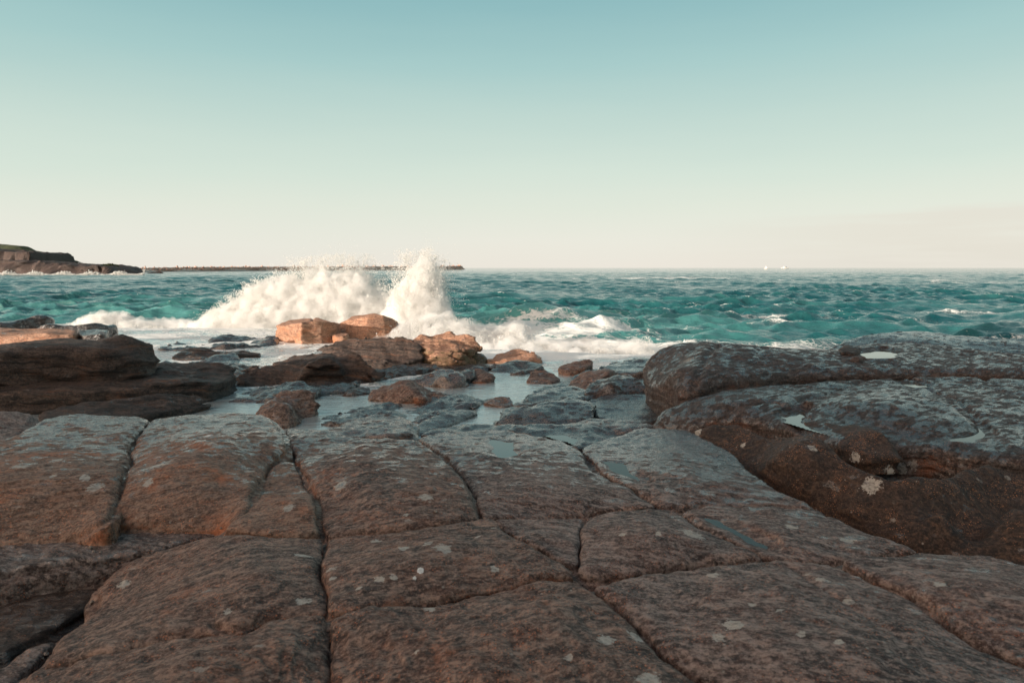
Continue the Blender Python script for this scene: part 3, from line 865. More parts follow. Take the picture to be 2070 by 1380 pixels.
AW = [('thin streaks of rock awash across the near end of the pool', [(640, 852), (700, 832), (800, 815), (900, 800), (985, 806), (960, 822), (900, 834), (840, 850), (760, 850), (700, 858)], -.385),
      ('flat rock barely breaking the water beside the left outcrop', [(330, 742), (400, 726), (470, 722), (490, 730), (480, 745), (420, 752), (350, 754)], -.385),
      ('wide flat rock sheet awash behind the thin tapering rock', [(320, 705), (360, 690), (470, 680), (560, 684), (555, 696), (480, 702), (380, 706)], -.375),
      ('flat rock awash between the dark slanting rock and the pointed one', [(470, 800), (540, 784), (640, 776), (720, 780), (700, 792), (620, 800), (540, 812), (480, 812)], -.39),
      ('low rock patches awash in front of the ragged barnacled base', [(780, 740), (860, 734), (940, 735), (985, 738), (980, 748), (900, 748), (820, 750)], -.375)]
for lb_, pl_, z_ in AW:
    rock('rock', lb_, pl_, z_, M_WET, R=.02, s=.3, drop=.12, group='rocks just awash in the pool', wet=.7, rough=2.2, strata=.02)
rock('rock', 'wide wet ledge joining the low rocks left of the whale back', [(996, 864, -.37), (1030, 826, -.36), (1085, 790, -.35), (1150, 762, -.34), (1225, 738, -.32), (1310, 724, -.30), (1335, 760, -.31), (1362, 800, -.33), (1345, 852, -.34), (1200, 866, -.35), (1080, 870, -.36)],
     -.345, M_WET, R=.03, s=.4, drop=.2, group='rocks just awash in the pool', wet=.75, rough=1.5, strata=.02, cracks=[([(1188, 770), (1192, 800), (1200, 840), (1235, 862)], .12, .05), ([(1185, 790), (1100, 808), (1040, 822)], .05, .05)])
rock('rock', 'low dark ledge joining the foot of the middle ridge', [(520, 782, -.37), (600, 774, -.34), (700, 762, -.33), (770, 748, -.32), (840, 738, -.32), (930, 734, -.33), (985, 732, -.35), (985, 744, -.38), (900, 750, -.38), (820, 756, -.38), (760, 768, -.38), (680, 782, -.39), (580, 792, -.4)],
     -.34, M_DARK, R=.03, s=.5, drop=.2, group='rocks just awash in the pool', wet=.5, rough=1.6, strata=.03)
rock('rock', 'low wet ledge stretching from the left outcrop into the pool', [(330, 760, -.36), (420, 745, -.33), (500, 742, -.34), (560, 748, -.36), (500, 762, -.37), (480, 780, -.38), (440, 800, -.39), (380, 790, -.38)],
     -.35, M_DARK, R=.03, s=.5, drop=.2, group='rocks just awash in the pool', wet=.6, rough=1.6, strata=.03)
# --- left outcrop
LO = 'layers of the dark left outcrop'
rock('rock_ledge', 'thick dark top layer of the left outcrop with a rounded right end',
     [(-700, 715, .42), (0, 690, .42), (100, 684, .42), (200, 681, .43), (290, 681, .42), (318, 688, .36), (330, 705, .24), (326, 722, .14), (290, 724, .18), (200, 712, .30), (150, 706, .34), (0, 712, .34), (-700, 740, .34)],
     .4, M_DARK, R=.09, s=.7, drop=.42, group=LO, strata=.022, rough=.9, wet=.05, vox=.034)
rock('rock_ledge', 'second dark layer of the left outcrop under the thick one',
     [(-700, 775, .02), (0, 752, .02), (200, 742, .02), (330, 732, .02), (400, 728, .02), (455, 732, -.02), (478, 742, -.08), (468, 762, -.16), (420, 772, -.12), (300, 780, -.10), (150, 788, -.10), (0, 792, -.1), (-700, 815, -.1)],
     0, M_DARK, R=.05, s=.7, drop=.3, group=LO, strata=.02, rough=.9, wet=.15, vox=.03)
rock('rock_ledge', 'lowest dark layer of the left outcrop by the near pool',
     [(60, 832, -.16), (180, 806, -.14), (300, 796, -.14), (400, 790, -.16), (436, 794, -.22), (425, 810, -.28), (370, 830, -.32), (250, 850, -.30), (90, 870, -.3)],
     -.2, M_DARK, R=.05, s=.7, drop=.3, group=LO, strata=.025, wet=.15)
rock('rock', 'smooth dark rounded rock peeping in at the left edge',
     [(-200, 835), (0, 824), (50, 824), (90, 836, -.02), (106, 852, -.08), (70, 874, -.08), (0, 900, -.06), (-200, 940, -.1)], .02, M_GREY, R=.1, s=.7, drop=.35, group='rocks at the left edge', wet=.1)
rock('rock_ledge', 'flat sunlit pink stone shelf at the left edge',
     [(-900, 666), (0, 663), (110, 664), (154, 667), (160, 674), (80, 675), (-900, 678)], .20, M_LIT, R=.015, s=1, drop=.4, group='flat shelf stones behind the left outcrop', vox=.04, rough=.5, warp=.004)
rock('rock_ledge', 'short dark stone end beside the sunlit shelf',
     [(156, 668), (215, 664), (222, 668), (218, 674), (165, 676)], .19, M_DARK, R=.015, s=1, drop=.22, group='flat shelf stones behind the left outcrop', vox=.03, rough=.6, warp=.004)
rock('rock', 'low wave washed rock with white runnels behind the sunlit shelf',
     [(20, 662, .04), (100, 654, .12), (170, 650, .15), (215, 649, .14), (240, 653, .06), (248, 661, -.1), (200, 667, -.1), (60, 669, -.05)], .1, M_WET, R=.06, drop=.6, group='awash rocks at the far left', wet=.7, vox=.05)
rock('rock', 'small ridge of rock with falling water at the far left',
     [(-300, 655, .0), (0, 651, .05), (50, 643, .10), (90, 640, .12), (108, 645, .05), (112, 652, -.1), (40, 656, -.1)], .1, M_WET, R=.05, drop=.6, group='awash rocks at the far left', wet=.6, vox=.06)
rock('rock', 'thin tapering rock lying in the shallows right of the left outcrop',
     [(355, 712, -.30), (370, 704, -.24), (400, 702, -.22), (450, 708, -.27), (520, 711, -.32), (524, 716, -.35), (440, 719, -.34), (390, 722, -.34), (358, 722, -.34)], -.27, M_DARK, R=.03, drop=.25, group='rocks of the middle ridge', wet=.3, vox=.03)

MR = 'rocks of the middle ridge'
rock('rock', 'long strata streaked dark rock slanting at the left of the middle ridge',
     [(476, 772, -.34), (500, 752, -.24), (560, 730, -.12), (640, 715, -.03), (700, 708, .02), (728, 716, .0), (762, 738, -.14), (752, 752, -.25), (700, 764, -.33), (600, 772, -.36), (520, 778, -.38)],
     -.1, M_DARK, ctrl=[(620, 738, -.10), (680, 730, -.06), (600, 755, -.25), (700, 745, -.15)], R=.03, s=.8, drop=.25, group=MR, strata=.03, rough=1.3, wet=.1, vox=.026)
rock('rock', 'hump backed rock with orange left shoulder in the middle ridge',
     [(640, 706, -.18), (680, 692, -.02), (740, 684, .06), (800, 684, .07), (838, 690, .02), (850, 704, -.08), (856, 722, -.22), (800, 738, -.34), (730, 734, -.3), (690, 716, -.2)],
     0, M_DARK, ctrl=[(740, 700, .02), (800, 705, -.02)], R=.03, s=.8, drop=.25, group=MR, strata=.03, rough=1.4, wet=.1, vox=.028)
rock('rock', 'craggy reddish rock at the seaward end of the middle ridge',
     [(832, 684, .02), (850, 677, .09), (890, 673, .10), (930, 676, .09), (960, 684, .04), (975, 694, -.04), (972, 706, -.15), (930, 706, -.1), (880, 704, -.08), (836, 702, -.08)],
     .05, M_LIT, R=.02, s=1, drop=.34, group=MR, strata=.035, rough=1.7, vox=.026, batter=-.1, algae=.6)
rock('rock', 'ragged barnacled rock base under the craggy reddish rock',
     [(828, 712, -.2), (880, 706, -.18), (940, 708, -.16), (978, 714, -.2), (974, 724, -.34), (900, 730, -.37), (836, 728, -.36)], -.25, M_DARK, R=.02, s=1, drop=.25, group=MR, strata=.03, rough=1.5, vox=.03, algae=.8)


def boulder(label, pts, z0, drop, cracks_w, mat=None, **kw):
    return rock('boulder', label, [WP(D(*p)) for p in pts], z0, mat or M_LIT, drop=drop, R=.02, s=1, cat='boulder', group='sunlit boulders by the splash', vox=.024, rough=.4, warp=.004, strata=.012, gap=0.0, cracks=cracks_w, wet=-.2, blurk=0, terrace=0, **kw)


boulder('square sunlit orange boulder left of the other with a shaded right face',
        [(557, 16.3, -.02), (609, 15.4, .13), (650, 15.6, .13), (680, 15.9, .08), (686, 16.5, .02), (640, 17.1, .12), (585, 17.0, .06)], 0, .5,
        [([(628, 658), (634, 650)], .05, .02)])
boulder('pointed sunlit orange boulder touching the foot of the splash',
        [(684, 17.0, -.06), (705, 16.6, .10), (745, 16.4, .20), (775, 16.5, .19), (798, 16.8, .10), (805, 17.3, .0), (760, 17.9, .16), (710, 17.7, .08)], 0, .45,
        [], batter=.35)
rock('rock', 'little reddish stone wedged between the two sunlit boulders',
     [WP(D(*p)) for p in [(662, 15.9, -.2), (680, 15.5, -.17), (702, 15.6, -.18), (706, 16.0, -.22), (680, 16.2, -.22)]], -.2, M_LIT, R=.02, drop=.22, vox=.03, group=MR)

# ------------------------------------------------------------------ bed rock under everything, and the unseen shading cliff behind the camera
gx = np.linspace(-60, 60, 260); gy = np.concatenate([np.linspace(-8, 25, 160), np.linspace(25.5, 60, 30)])
X, Y = np.meshgrid(gx, gy, indexing='ij')
edge = 16.5 - 2.5 * np.tanh((X + 1) / 2.0) + 3.0 * np.tanh(-(X + 3) / 2)
Z = -0.50 - 1.6 / (1 + np.exp(-(Y - edge) * 1.6))
fn = fbm(np.stack([X.ravel() * .7, Y.ravel() * .7, X.ravel() * 0], 1), 4).reshape(X.shape)
Z = Z + fn * 0.06
# dry the bed under the near platform
Z = np.where(Y < 5.5, np.maximum(Z, -0.46 + fn * .03), Z)
V = np.stack([X.ravel(), Y.ravel(), Z.ravel()], 1)
nI, nJ = X.shape
I, J = np.meshgrid(np.arange(nI - 1), np.arange(nJ - 1), indexing='ij')
q0 = (I * nJ + J).ravel()
Q = np.stack([q0, q0 + nJ, q0 + nJ + 1, q0 + 1], 1)
bed = np_mesh('seabed', V, Q, M_DARK, attrs={'wet': np.full(len(V), .3)})
tag(bed, 'dark bedrock under the slabs and pools', kind='structure')


def grid_quads(nI, nJ):
    I, J = np.meshgrid(np.arange(nI - 1), np.arange(nJ - 1), indexing='ij')
    q0 = (I * nJ + J).ravel()
    return np.stack([q0, q0 + nJ, q0 + nJ + 1, q0 + 1], 1)


# unseen cliff, placed so that its end shades the near rocks
th = np.linspace(0, 1, 60); hh = np.linspace(0, 1, 24)
cx0, cy0 = -34.0, -6.5
path = np.array([(cx0 - 110, cy0 - 68), (cx0 - 40, cy0 - 26), (cx0, cy0 - 1), (cx0 + 1.5, cy0 - 4), (cx0 + 3, cy0 - 14), (cx0 + 14, cy0 - 30), (cx0 + 40, cy0 - 50), (cx0 + 90, cy0 - 60)])
tt = np.linspace(0, len(path) - 1.001, 90); k0 = tt.astype(int); fr = (tt - k0)[:, None]
pp = path[k0] * (1 - fr) + path[k0 + 1] * fr
HH = np.array([0, 1, 2.5, 4, 6, 8, 10, 12, 14, 15, 15.6, 15.9])
off = np.array([0, .4, .5, 1.2, 1.4, 1.8, 2.4, 2.6, 3.4, 5, 9, 16])
tn = np.gradient(pp, axis=0); tn /= np.linalg.norm(tn, axis=1)[:, None]
nl = np.stack([tn[:, 1], -tn[:, 0]], 1)
VX = pp[:, None, 0] + nl[:, None, 0] * off[None]; VY = pp[:, None, 1] + nl[:, None, 1] * off[None]
VZ = np.broadcast_to(HH[None] - .8, VX.shape)
V = np.stack([VX.ravel(), VY.ravel(), VZ.ravel()], 1)
V = V + fbm(V * .25, 4)[:, None] * np.array([.9, .9, .3])
cl = np_mesh('cliff', V, grid_quads(*VX.shape), M_FAR)
tag(cl, 'tall sandstone cliff behind the viewer', kind='structure')

# ------------------------------------------------------------------ water
rows = [5.0]
while rows[-1] < 9000:
    y = rows[-1]
    rows.append(y + max(0.05, y * 0.0045) * (1.0 if y < 400 else 2.0 if y < 1500 else 6.0))
rows = np.array(rows[(np.array(rows) < 11).sum():])
cols = np.linspace(-1.1, 1.1, 820)
Yg, Cg = np.meshgrid(rows, cols, indexing='ij')
Xg = Yg * Cg
h = np.zeros_like(Xg); dx_ = np.zeros_like(Xg); dy_ = np.zeros_like(Xg)
sp_ = Yg * 0.0045
NW = 84
lam = np.exp(rng.uniform(np.log(0.6), np.log(6.0), NW))
ang = rng.normal(-math.pi / 2 + 0.15, 0.62, NW)
amp = 0.0130 * lam ** 0.38
ph = rng.uniform(0, 6.28, NW)
grp = 0.75 + 0.6 * fbm(np.stack([Xg.ravel() * .05, Yg.ravel() * .05, Xg.ravel() * 0], 1), 2).reshape(Xg.shape)
for l_, a_, A_, p_ in zip(lam, ang, amp, ph):
    att = np.clip((l_ / sp_ - 2.0) / 2.5, 0, 1)
    nr = int((att[:, 0] > 0).sum())
    if nr == 0: continue
    k = 2 * math.pi / l_
    phs = k * (math.cos(a_) * Xg[:nr] + math.sin(a_) * Yg[:nr]) + p_
    sA = A_ * att[:nr] * grp[:nr]
    h[:nr] += sA * np.cos(phs)
    dx_[:nr] -= 0.9 * sA * math.cos(a_) * np.sin(phs); dy_[:nr] -= 0.9 * sA * math.sin(a_) * np.sin(phs)


def ridge(cx, cy, wx, wy, a, skew=0.0, rot=0.0):
    c, s_ = math.cos(rot), math.sin(rot)
    u = (Xg - cx) * c + (Yg - cy) * s_; v = -(Xg - cx) * s_ + (Yg - cy) * c
    v = v + 0.25 * np.sin(u * 0.9 + cx)
    return 0.6 * a * np.exp(-(u / wx) ** 2) * np.where(v < 0, np.exp(-(v / (wy * 0.55)) ** 2), np.exp(-(v / (wy * 1.5)) ** 2))


SW = [(1.4, 25.5, 2.2, 1.3, .95, .1), (4.0, 22.0, 2.4, 1.1, .32, -.15), (7.5, 24.0, 3.0, 1.2, .30, -.2), (12.0, 21.0, 3.5, 1.2, .28, -.1), (-13.2, 27.5, 2.6, 1.2, .42, .05),
      (9, 38, 6, 2, .4, .0), (20, 33, 6, 2, .35, -.1), (-3, 45, 8, 2.4, .4, .1), (-18, 40, 6, 2, .35, .1), (2.2, 19.5, 2.0, .9, .22, 0), (24, 27, 4, 1.4, .3, -.1)]
sw = np.zeros_like(h); crest = np.zeros_like(h)
for (cx, cy, wx, wy, a, r_) in SW:
    g_ = ridge(cx, cy, wx, wy, a, 0, r_)
    sw += g_
shore = np.clip((Yg - 13.0) / 6, 0.25, 1)
h = h * shore
Zg = SEA_Z + h + sw
Xs = Xg + dx_ * shore; Ys = Yg + dy_ * shore


def fb(sx, sy, o, n):
    return fbm(np.stack([Xg.ravel() * sx, Yg.ravel() * sy, np.full(Xg.size, o)], 1), n).reshape(Xg.shape)


foam = np.zeros_like(h)
def blob(cx, cy, wx, wy, a):
    return a * np.exp(-((Xg - cx) / wx) ** 2 - ((Yg - cy) / wy) ** 2)
foam += blob(1.2, 16.3, 3.2, 2.0, 1.1) + blob(-2.0, 19, 2.5, 3, 1.0) + blob(-7, 22, 5.0, 2.2, 1.0) + blob(1.2, 21, 3.0, 3.2, .30) + blob(3.5, 22, 3.5, 4, .22)
foam += blob(-13, 20.5, 3.0, 1.6, .9) + blob(-15, 23.5, 1.7, 1.0, .8) + blob(-10, 21, 4, 1.5, .6)
foam += blob(1.2, 24.7, 2.2, .45, .5) + blob(3.6, 21.4, 2.2, .4, .45) + blob(8, 17, 5, 1.5, .30) + blob(15, 16, 6, 1.6, .35) + blob(10, 15.5, 5, 1.2, .35)
streak = fb(.10, .42, 3.0, 4)
foam += np.clip(streak - .14, 0, 1) * .8 * np.exp(-((Yg - 26) / 16) ** 2) * np.clip((Xg + 2) / 6, 0, 1)  # white streaks stand for foam and reflected sky alike
foam += np.clip(fb(.06, .60, 21.0, 4) - .05, 0, 1) * .75 * np.exp(-((Yg - 24) / 13) ** 2) * np.clip((Xg - 3) / 6, 0, 1)  # long pale streaks: sky glare on smooth water, painted through the foam mask
foam += np.clip((h / np.maximum(.05, .16 * grp)) - 1.25, 0, 1) * .45 * np.clip(Yg / 40, .2, 1)
foam += np.clip(fb(.02, .10, 9.0, 4) - .30, 0, 1) * 1.6 * np.clip((Yg - 40) / 60, 0, 1) * (Xg > 0)
foam = np.clip(foam, 0, 1.2)
shal = np.clip(blob(1.5, 22, 5.5, 6, .75) + sw * .9 + blob(-14, 30, 14, 14, .45) + np.clip(h, 0, 1) * .5 + .02, 0, 1)
V = np.stack([Xs.ravel(), Ys.ravel(), Zg.ravel()], 1)
sea = np_mesh('sea', V, grid_quads(*Xg.shape)[:, ::-1], M_SEA, attrs={'foam': foam.ravel(), 'shallow': shal.ravel()})
tag(sea, 'choppy teal sea reaching the horizon', kind='structure')

# tide pool sheet: from the near slabs to the seaward lip, where it spills
gx = np.arange(-13, 6.5, .05); gy = np.arange(4.6, 21.5, .05)
X, Y = np.meshgrid(gx, gy, indexing='ij')
lip = 15.4 + 2.6 * (1 - np.tanh((X + 3.5) / 1.2)) - .5 * np.tanh((X - 1) / 1.0)
Z = POOL_Z - 0.5 / (1 + np.exp(-(Y - lip) * 2.2))
w_ = fbm(np.stack([X.ravel() * 1.6, Y.ravel() * 3.0, X.ravel() * 0], 1), 3).reshape(X.shape)
far_ = np.clip((Y - 8) / 6, 0.12, 1)
Z = Z + w_ * .018 * far_ + fbm(np.stack([X.ravel() * 6, Y.ravel() * 11, X.ravel() * 0 + 4], 1), 2).reshape(X.shape) * .005 * far_
fo = np.clip((Y - 7.6) / 5, 0, 1) * .58 + .22 * np.clip(fbm(np.stack([X.ravel() * .7, Y.ravel() * .9, X.ravel() * 0 + 2], 1), 3).reshape(X.shape) * 2, -1, 1) + np.exp(-((Y - lip) / .9) ** 2) * .5
fo += .35 * np.exp(-((X + 2.2) / 1.2) ** 2 - ((Y - 11.5) / 1.0) ** 2) + .3 * np.exp(-((X + 3.6) / 1.0) ** 2 - ((Y - 9.6) / .7) ** 2) + .35 * np.exp(-((X + 5.5) / .5) ** 2 - ((Y - 11) / 1.2) ** 2)
fo += .45 * np.exp(-((X + 1.3) / 1.5) ** 2 - ((Y - 12.6) / .8) ** 2) + .4 * np.exp(-((X - .3) / 1.2) ** 2 - ((Y - 13.4) / .7) ** 2)
fo -= .25 * np.exp(-((X + .2) / 1.6) ** 2 - ((Y - 10.5) / 2.2) ** 2)
V = np.stack([X.ravel(), Y.ravel(), Z.ravel()], 1)
keep_ = (Z > SEA_Z - .25) & ((X < 1.9) | (Y > 12.5))
Qp = grid_quads(*X.shape)[:, ::-1]
Qp = Qp[keep_.ravel()[Qp].all(1)]
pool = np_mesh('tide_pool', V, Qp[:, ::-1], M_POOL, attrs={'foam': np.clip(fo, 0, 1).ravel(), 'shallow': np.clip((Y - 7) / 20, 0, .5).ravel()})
tag(pool, 'shallow rippled tide pool between the rocks', kind='structure')


PL = ['small sky coloured puddle on the grey brown slab', 'narrow blue puddle beside the rippled grey slab', 'long dark wet hollow between two grey slabs', 'flat puddle on the low wet platform',
      'bright round pool near the right edge below the hump', 'curved bright pool beside the reddish leaning slab', 'thin bright puddle on the middle layer', 'bright pool on the top layer beside the brown knobs']
for i_, (PX, PY, mk, z) in enumerate(PUD):
    if not mk.any(): continue
    V = np.stack([PX.ravel(), PY.ravel(), np.full(PX.size, z)], 1)
    Q = grid_quads(*PX.shape)
    Q = Q[mk.ravel()[Q].sum(1) >= 3]
    if not len(Q): continue
    use = np.unique(Q); rm = -np.ones(len(V), int); rm[use] = np.arange(len(use))
    V = V[use]; Q = rm[Q]
    o = np_mesh('puddle', V, Q, M_PUD2 if V[:, 1].mean() < 5.2 else M_PUD, loc=tuple(V.mean(0)), smooth=False)
    tag(o, PL[i_ % len(PL)], kind='structure')

# ------------------------------------------------------------------ far coast
NEARFAR = {'rim': 0, 'wet': 0}


def far_ridge(name, prof, base_z, thick, mat, label, kind='structure', steps=90, rough=.5, cat=None, lean=.35, ys=None):
    """prof: list of (px, distance, z_top); a ridge of rock running across the view"""
    pr = np.array([D(a, d, z) for a, d, z in prof])
    t = np.linspace(0, len(pr) - 1.001, steps); k0 = t.astype(int); f = (t - k0)[:, None]
    c = pr[k0] * (1 - f) + pr[k0 + 1] * f
    m = 26
    u = np.linspace(-1, 1, m)
    H = (c[:, 2] - base_z)[:, None]
    sec = np.clip((1 - np.abs(u)) / lean, 0, 1) ** .8
    zz = base_z + H * sec[None]
    yy = c[:, 1][:, None] + u[None] * thick
    xx = np.broadcast_to(c[:, 0][:, None], yy.shape)
    V = np.stack([xx.ravel(), yy.ravel(), zz.ravel()], 1)
    s_ = 3.0 / (thick + 2)
    n = fbm(V * np.array([s_, s_, s_ * 3]), 5)
    V[:, 1] += n * rough * 1.6
    V[:, 2] += fbm(V * s_ * 1.7 + 9, 4) * rough * .35 * np.clip((V[:, 2] - base_z) / 1.0, 0, 1)
    o = np_mesh(name, V, grid_quads(*xx.shape), mat, attrs={'wet': np.zeros(len(V))})
    tag(o, label, cat, kind=kind)
    return o


far_ridge('headland', [(-400, 205, 2.5), (-100, 200, 3.4), (20, 198, 3.5), (110, 197, 3.0), (150, 196, 2.4), (200, 196, 2.0), (232, 195, 1.9), (248, 194, 1.5), (260, 193, .2), (264, 193, -1.4)], -1.4, 12, M_FAR, 'long low dark rock point at the left horizon', rough=1.2, steps=240)
far_ridge('headland', [(-400, 222, 9.0), (-100, 216, 7.6), (0, 214, 6.9), (50, 213, 6.2), (100, 212, 5.9), (106, 212, 5.6), (109, 212, 3.8), (110, 212, -1.0)], -1.0, 11, M_FAR, 'blunt dark cliff tier above the low point', rough=1.3, steps=220, lean=.15)
bg_ = NB('coast_grass')
gcol = bg_.mix(bg_.step(bg_.noise(bg_.pos(), .6, 5, .7), .35, .7), (0.030, 0.045, 0.018), (0.085, 0.095, 0.040))
bg_.l(gcol, bg_.b.inputs['Base Color']); bg_.b.inputs['Roughness'].default_value = .9
bg_.l(bg_.bump(bg_.noise(bg_.pos(), 1.5, 5, .7), 1, .5), bg_.b.inputs['Normal'])
far_ridge('grassy_hill', [(-400, 236, 14.0), (-100, 230, 10.5), (0, 226, 9.1), (48, 224, 8.2), (60, 223, 7.0), (100, 222, 6.1), (104, 222, 4.0)], 3, 16, bg_.m, 'green grassy top of the cliff at the far left', rough=.5, steps=90, lean=.9)

# shrubs on the low point
for i, (px, hgt, w) in enumerate([(213, .75, 1.3), (222, .9, 1.2), (231, .65, 1.0), (198, .45, .5)]):
    c = np.array(D(px, 195, 1.55))
    pts = []; fa = []
    for k in range(420):
        d = rng.normal(size=3); d /= np.linalg.norm(d)
        r = rng.uniform(.5, 1.0)
        p = c + d * np.array([w, .9, hgt * .6]) * r + np.array([rng.normal(0, .2), 0, hgt * .5])
        a = rng.normal(size=3) * .11; b2 = rng.normal(size=3) * .11
        n0 = len(pts); pts += [p - a, p + b2, p + a, p - b2]; fa.append([n0, n0 + 1, n0 + 2, n0 + 3])
    root = bpy.data.objects.new('shrub', None); scene.collection.objects.link(root); root.location = tuple(c - np.array([0, 0, .4]))
    bpy.context.view_layer.update()
    lbs = ['left of the pair of wide shrubs on the low point', 'wind bent shrub, tallest on the low dark point', 'small shrub nearest the tip of the low point', 'tiny lone shrub left of the other point shrubs']
    tag(root, lbs[i], 'shrub', 'shrubs on the low point')
    np_mesh('foliage', np.array(pts), np.array(fa), bg_.m, loc=tuple(c), smooth=False, parent=None).parent = root
    fol = root.children[0]; fol.location = (0, 0, .4)
    tv = []; tf = []
    for q in range(6):
        a = q / 6 * 6.283
        tv += [(math.cos(a) * .09, math.sin(a) * .09, -.9), (math.cos(a) * .04, math.sin(a) * .04, .6)]
    for q in range(6):
        tf.append([2 * q, 2 * ((q + 1) % 6), 2 * ((q + 1) % 6) + 1, 2 * q + 1])
    tk = np_mesh('trunk', np.array(tv), np.array(tf), M_FAR); tk.parent = root

# breakwater: every armour stone is a stone of its own
def stone_mesh(seed):
    r_ = np.random.default_rng(seed)
    import bmesh
    bm = bmesh.new()
    for _ in range(22):
        p = r_.normal(size=3); p /= np.linalg.norm(p)
        bm.verts.new(Vector(p * np.array([1, .8, .7]) * r_.uniform(.8, 1.05)))
    bmesh.ops.convex_hull(bm, input=bm.verts)
    for v in [v for v in bm.verts if not v.link_faces]: bm.verts.remove(v)
    me = bpy.data.meshes.new('breakwater_stone'); bm.to_mesh(me); bm.free()
    return me


bs = NB('breakwater_granite')
inf = bs.n('ShaderNodeObjectInfo')
cc = bs.mix(inf.outputs['Random'], (0.16, 0.08, 0.06), (0.62, 0.40, 0.30))
cc = bs.mix(bs.step(bs.noise(bs.pos(), .8, 4, .7), .4, .65), cc, (0.30, 0.16, 0.12))
cc = bs.mix(.5, cc, (.85, .58, .47))
bs.l(cc, bs.b.inputs['Base Color']); bs.b.inputs['Roughness'].default_value = .85
stones = [stone_mesh(100 + i) for i in range(7)]
for s_ in stones: s_.materials.append(bs.m)
core_prof = [(282, 300, 1.2), (400, 360, 1.6), (560, 440, 1.9), (740, 560, 2.3), (900, 720, 3.0), (932, 770, 3.3), (940, 775, -.5)]
far_ridge('breakwater', core_prof, -1.2, 5, bs.m, 'long low reddish stone breakwater on the horizon', kind='thing', rough=.5, steps=160, cat='breakwater')
NST = 290
for i in range(NST):
    px = 283 + (936 - 283) * (i + rng.uniform(0, 1)) / NST
    for (a, b2) in zip(core_prof[:-1], core_prof[1:]):
        if a[0] <= px <= b2[0]: break
    f = (px - a[0]) / (b2[0] - a[0])
    y = a[1] * (1 - f) + b2[1] * f
    zt = a[2] * (1 - f) + b2[2] * f
    row = int(rng.integers(0, 5))
    sz = (.35 + .55 * rng.random() ** 1.5) * y / 400 * (1.15 if px > 860 else 1)
    o = bpy.data.objects.new('breakwater_stone', stones[i % 7])
    scene.collection.objects.link(o)
    if row < 2: o.location = D(px, y - 2.0 + rng.uniform(-1, 1), zt + sz * (-.5 + .75 * rng.random()) )
    else: o.location = D(px, y - 5.5, -.6 + (zt + .6) * rng.uniform(.1, .8))
    o.rotation_euler = tuple(rng.uniform(0, 6.28, 3))
    o.scale = (sz * 1.5, sz * 1.2, sz * 1.1)
    tag(o, 'rough reddish armour stone on the long breakwater', 'boulder', 'stones of the breakwater')
# small rocks off the point
for i, (px, y, w, hh_, lb) in enumerate([(315, 230, 3.2, 1.1, 'low dark islet rock off the tip of the point'), (218, 186, 1.6, .8, 'small pale footed rock just below the dark point')]):
    c = np.array(D(px, y, SEA_Z))
    me = stone_mesh(300 + i); me.materials.append(M_FAR)
    o = bpy.data.objects.new('rock', me); scene.collection.objects.link(o)
    o.location = tuple(c); o.scale = (w, w * .5, hh_); tag(o, lb, 'rock', 'islet rocks near the point')

# ------------------------------------------------------------------ spray
OCT_V = np.array([(1, 0, 0), (-1, 0, 0), (0, 1, 0), (0, -1, 0), (0, 0, 1), (0, 0, -1)], float)
OCT_F = np.array([(0, 2, 4), (2, 1, 4), (1, 3, 4), (3, 0, 4), (2, 0, 5), (1, 2, 5), (3, 1, 5), (0, 3, 5)])


mv = bpy.data.materials.new('mist_volume'); mv.use_nodes = True
mt_ = mv.node_tree; mt_.nodes.clear()
o_ = mt_.nodes.new('ShaderNodeOutputMaterial'); pv = mt_.nodes.new('ShaderNodeVolumePrincipled')
pv.inputs['Color'].default_value = (0.99, 0.99, 0.985, 1); pv.inputs['Anisotropy'].default_value = 0.0
g_ = mt_.nodes.new('ShaderNodeNewGeometry'); n_ = mt_.nodes.new('ShaderNodeTexNoise'); n_.inputs['Scale'].default_value = 3.4; n_.inputs['Detail'].default_value = 5; n_.inputs['Roughness'].default_value = .65
mt_.links.new(g_.outputs['Position'], n_.inputs['Vector'])
r_ = mt_.nodes.new('ShaderNodeMapRange'); r_.inputs[1].default_value = .42; r_.inputs[2].default_value = .68; r_.inputs[3].default_value = 0.3; r_.inputs[4].default_value = 6.0
mt_.links.new(n_.outputs[0], r_.inputs[0]); mt_.links.new(r_.outputs[0], pv.inputs['Density']); mt_.links.new(pv.outputs[0], o_.inputs['Volume'])
scene.cycles.volume_bounces = 24
scene.cycles.max_bounces = 28
scene.cycles.volume_step_rate = 2.0
scene.cycles.volume_max_steps = 96


def mist(C, label, hb=.09, thr=.30):
    lo = C.min(0) - .8; n = np.ceil((C.max(0) + .8 - lo) / hb).astype(int)
    idx = ((C - lo) / hb).astype(int)
    g = np.bincount(np.ravel_multi_index(idx.T, n), minlength=n.prod()).reshape(n).astype(float)
    for ax in range(3):
        for _ in range(2):
            g = (np.roll(g, 1, ax) + g + np.roll(g, -1, ax)) / 3
    t = np.percentile(g[g > g.max() * .01], 100 * thr)
    f = t - g
    f[0], f[-1], f[:, 0], f[:, -1], f[:, :, 0], f[:, :, -1] = 1, 1, 1, 1, 1, 1
    V, Q = surface_nets(f, lo, hb)
    V = V + vnormals(V, Q) * (fbm(V * 3.5, 3) * .16 - .02)[:, None]
    o = np_mesh('spray_mist', V, Q, mv, loc=tuple(C.mean(0)))
    tag(o, label, kind='stuff')


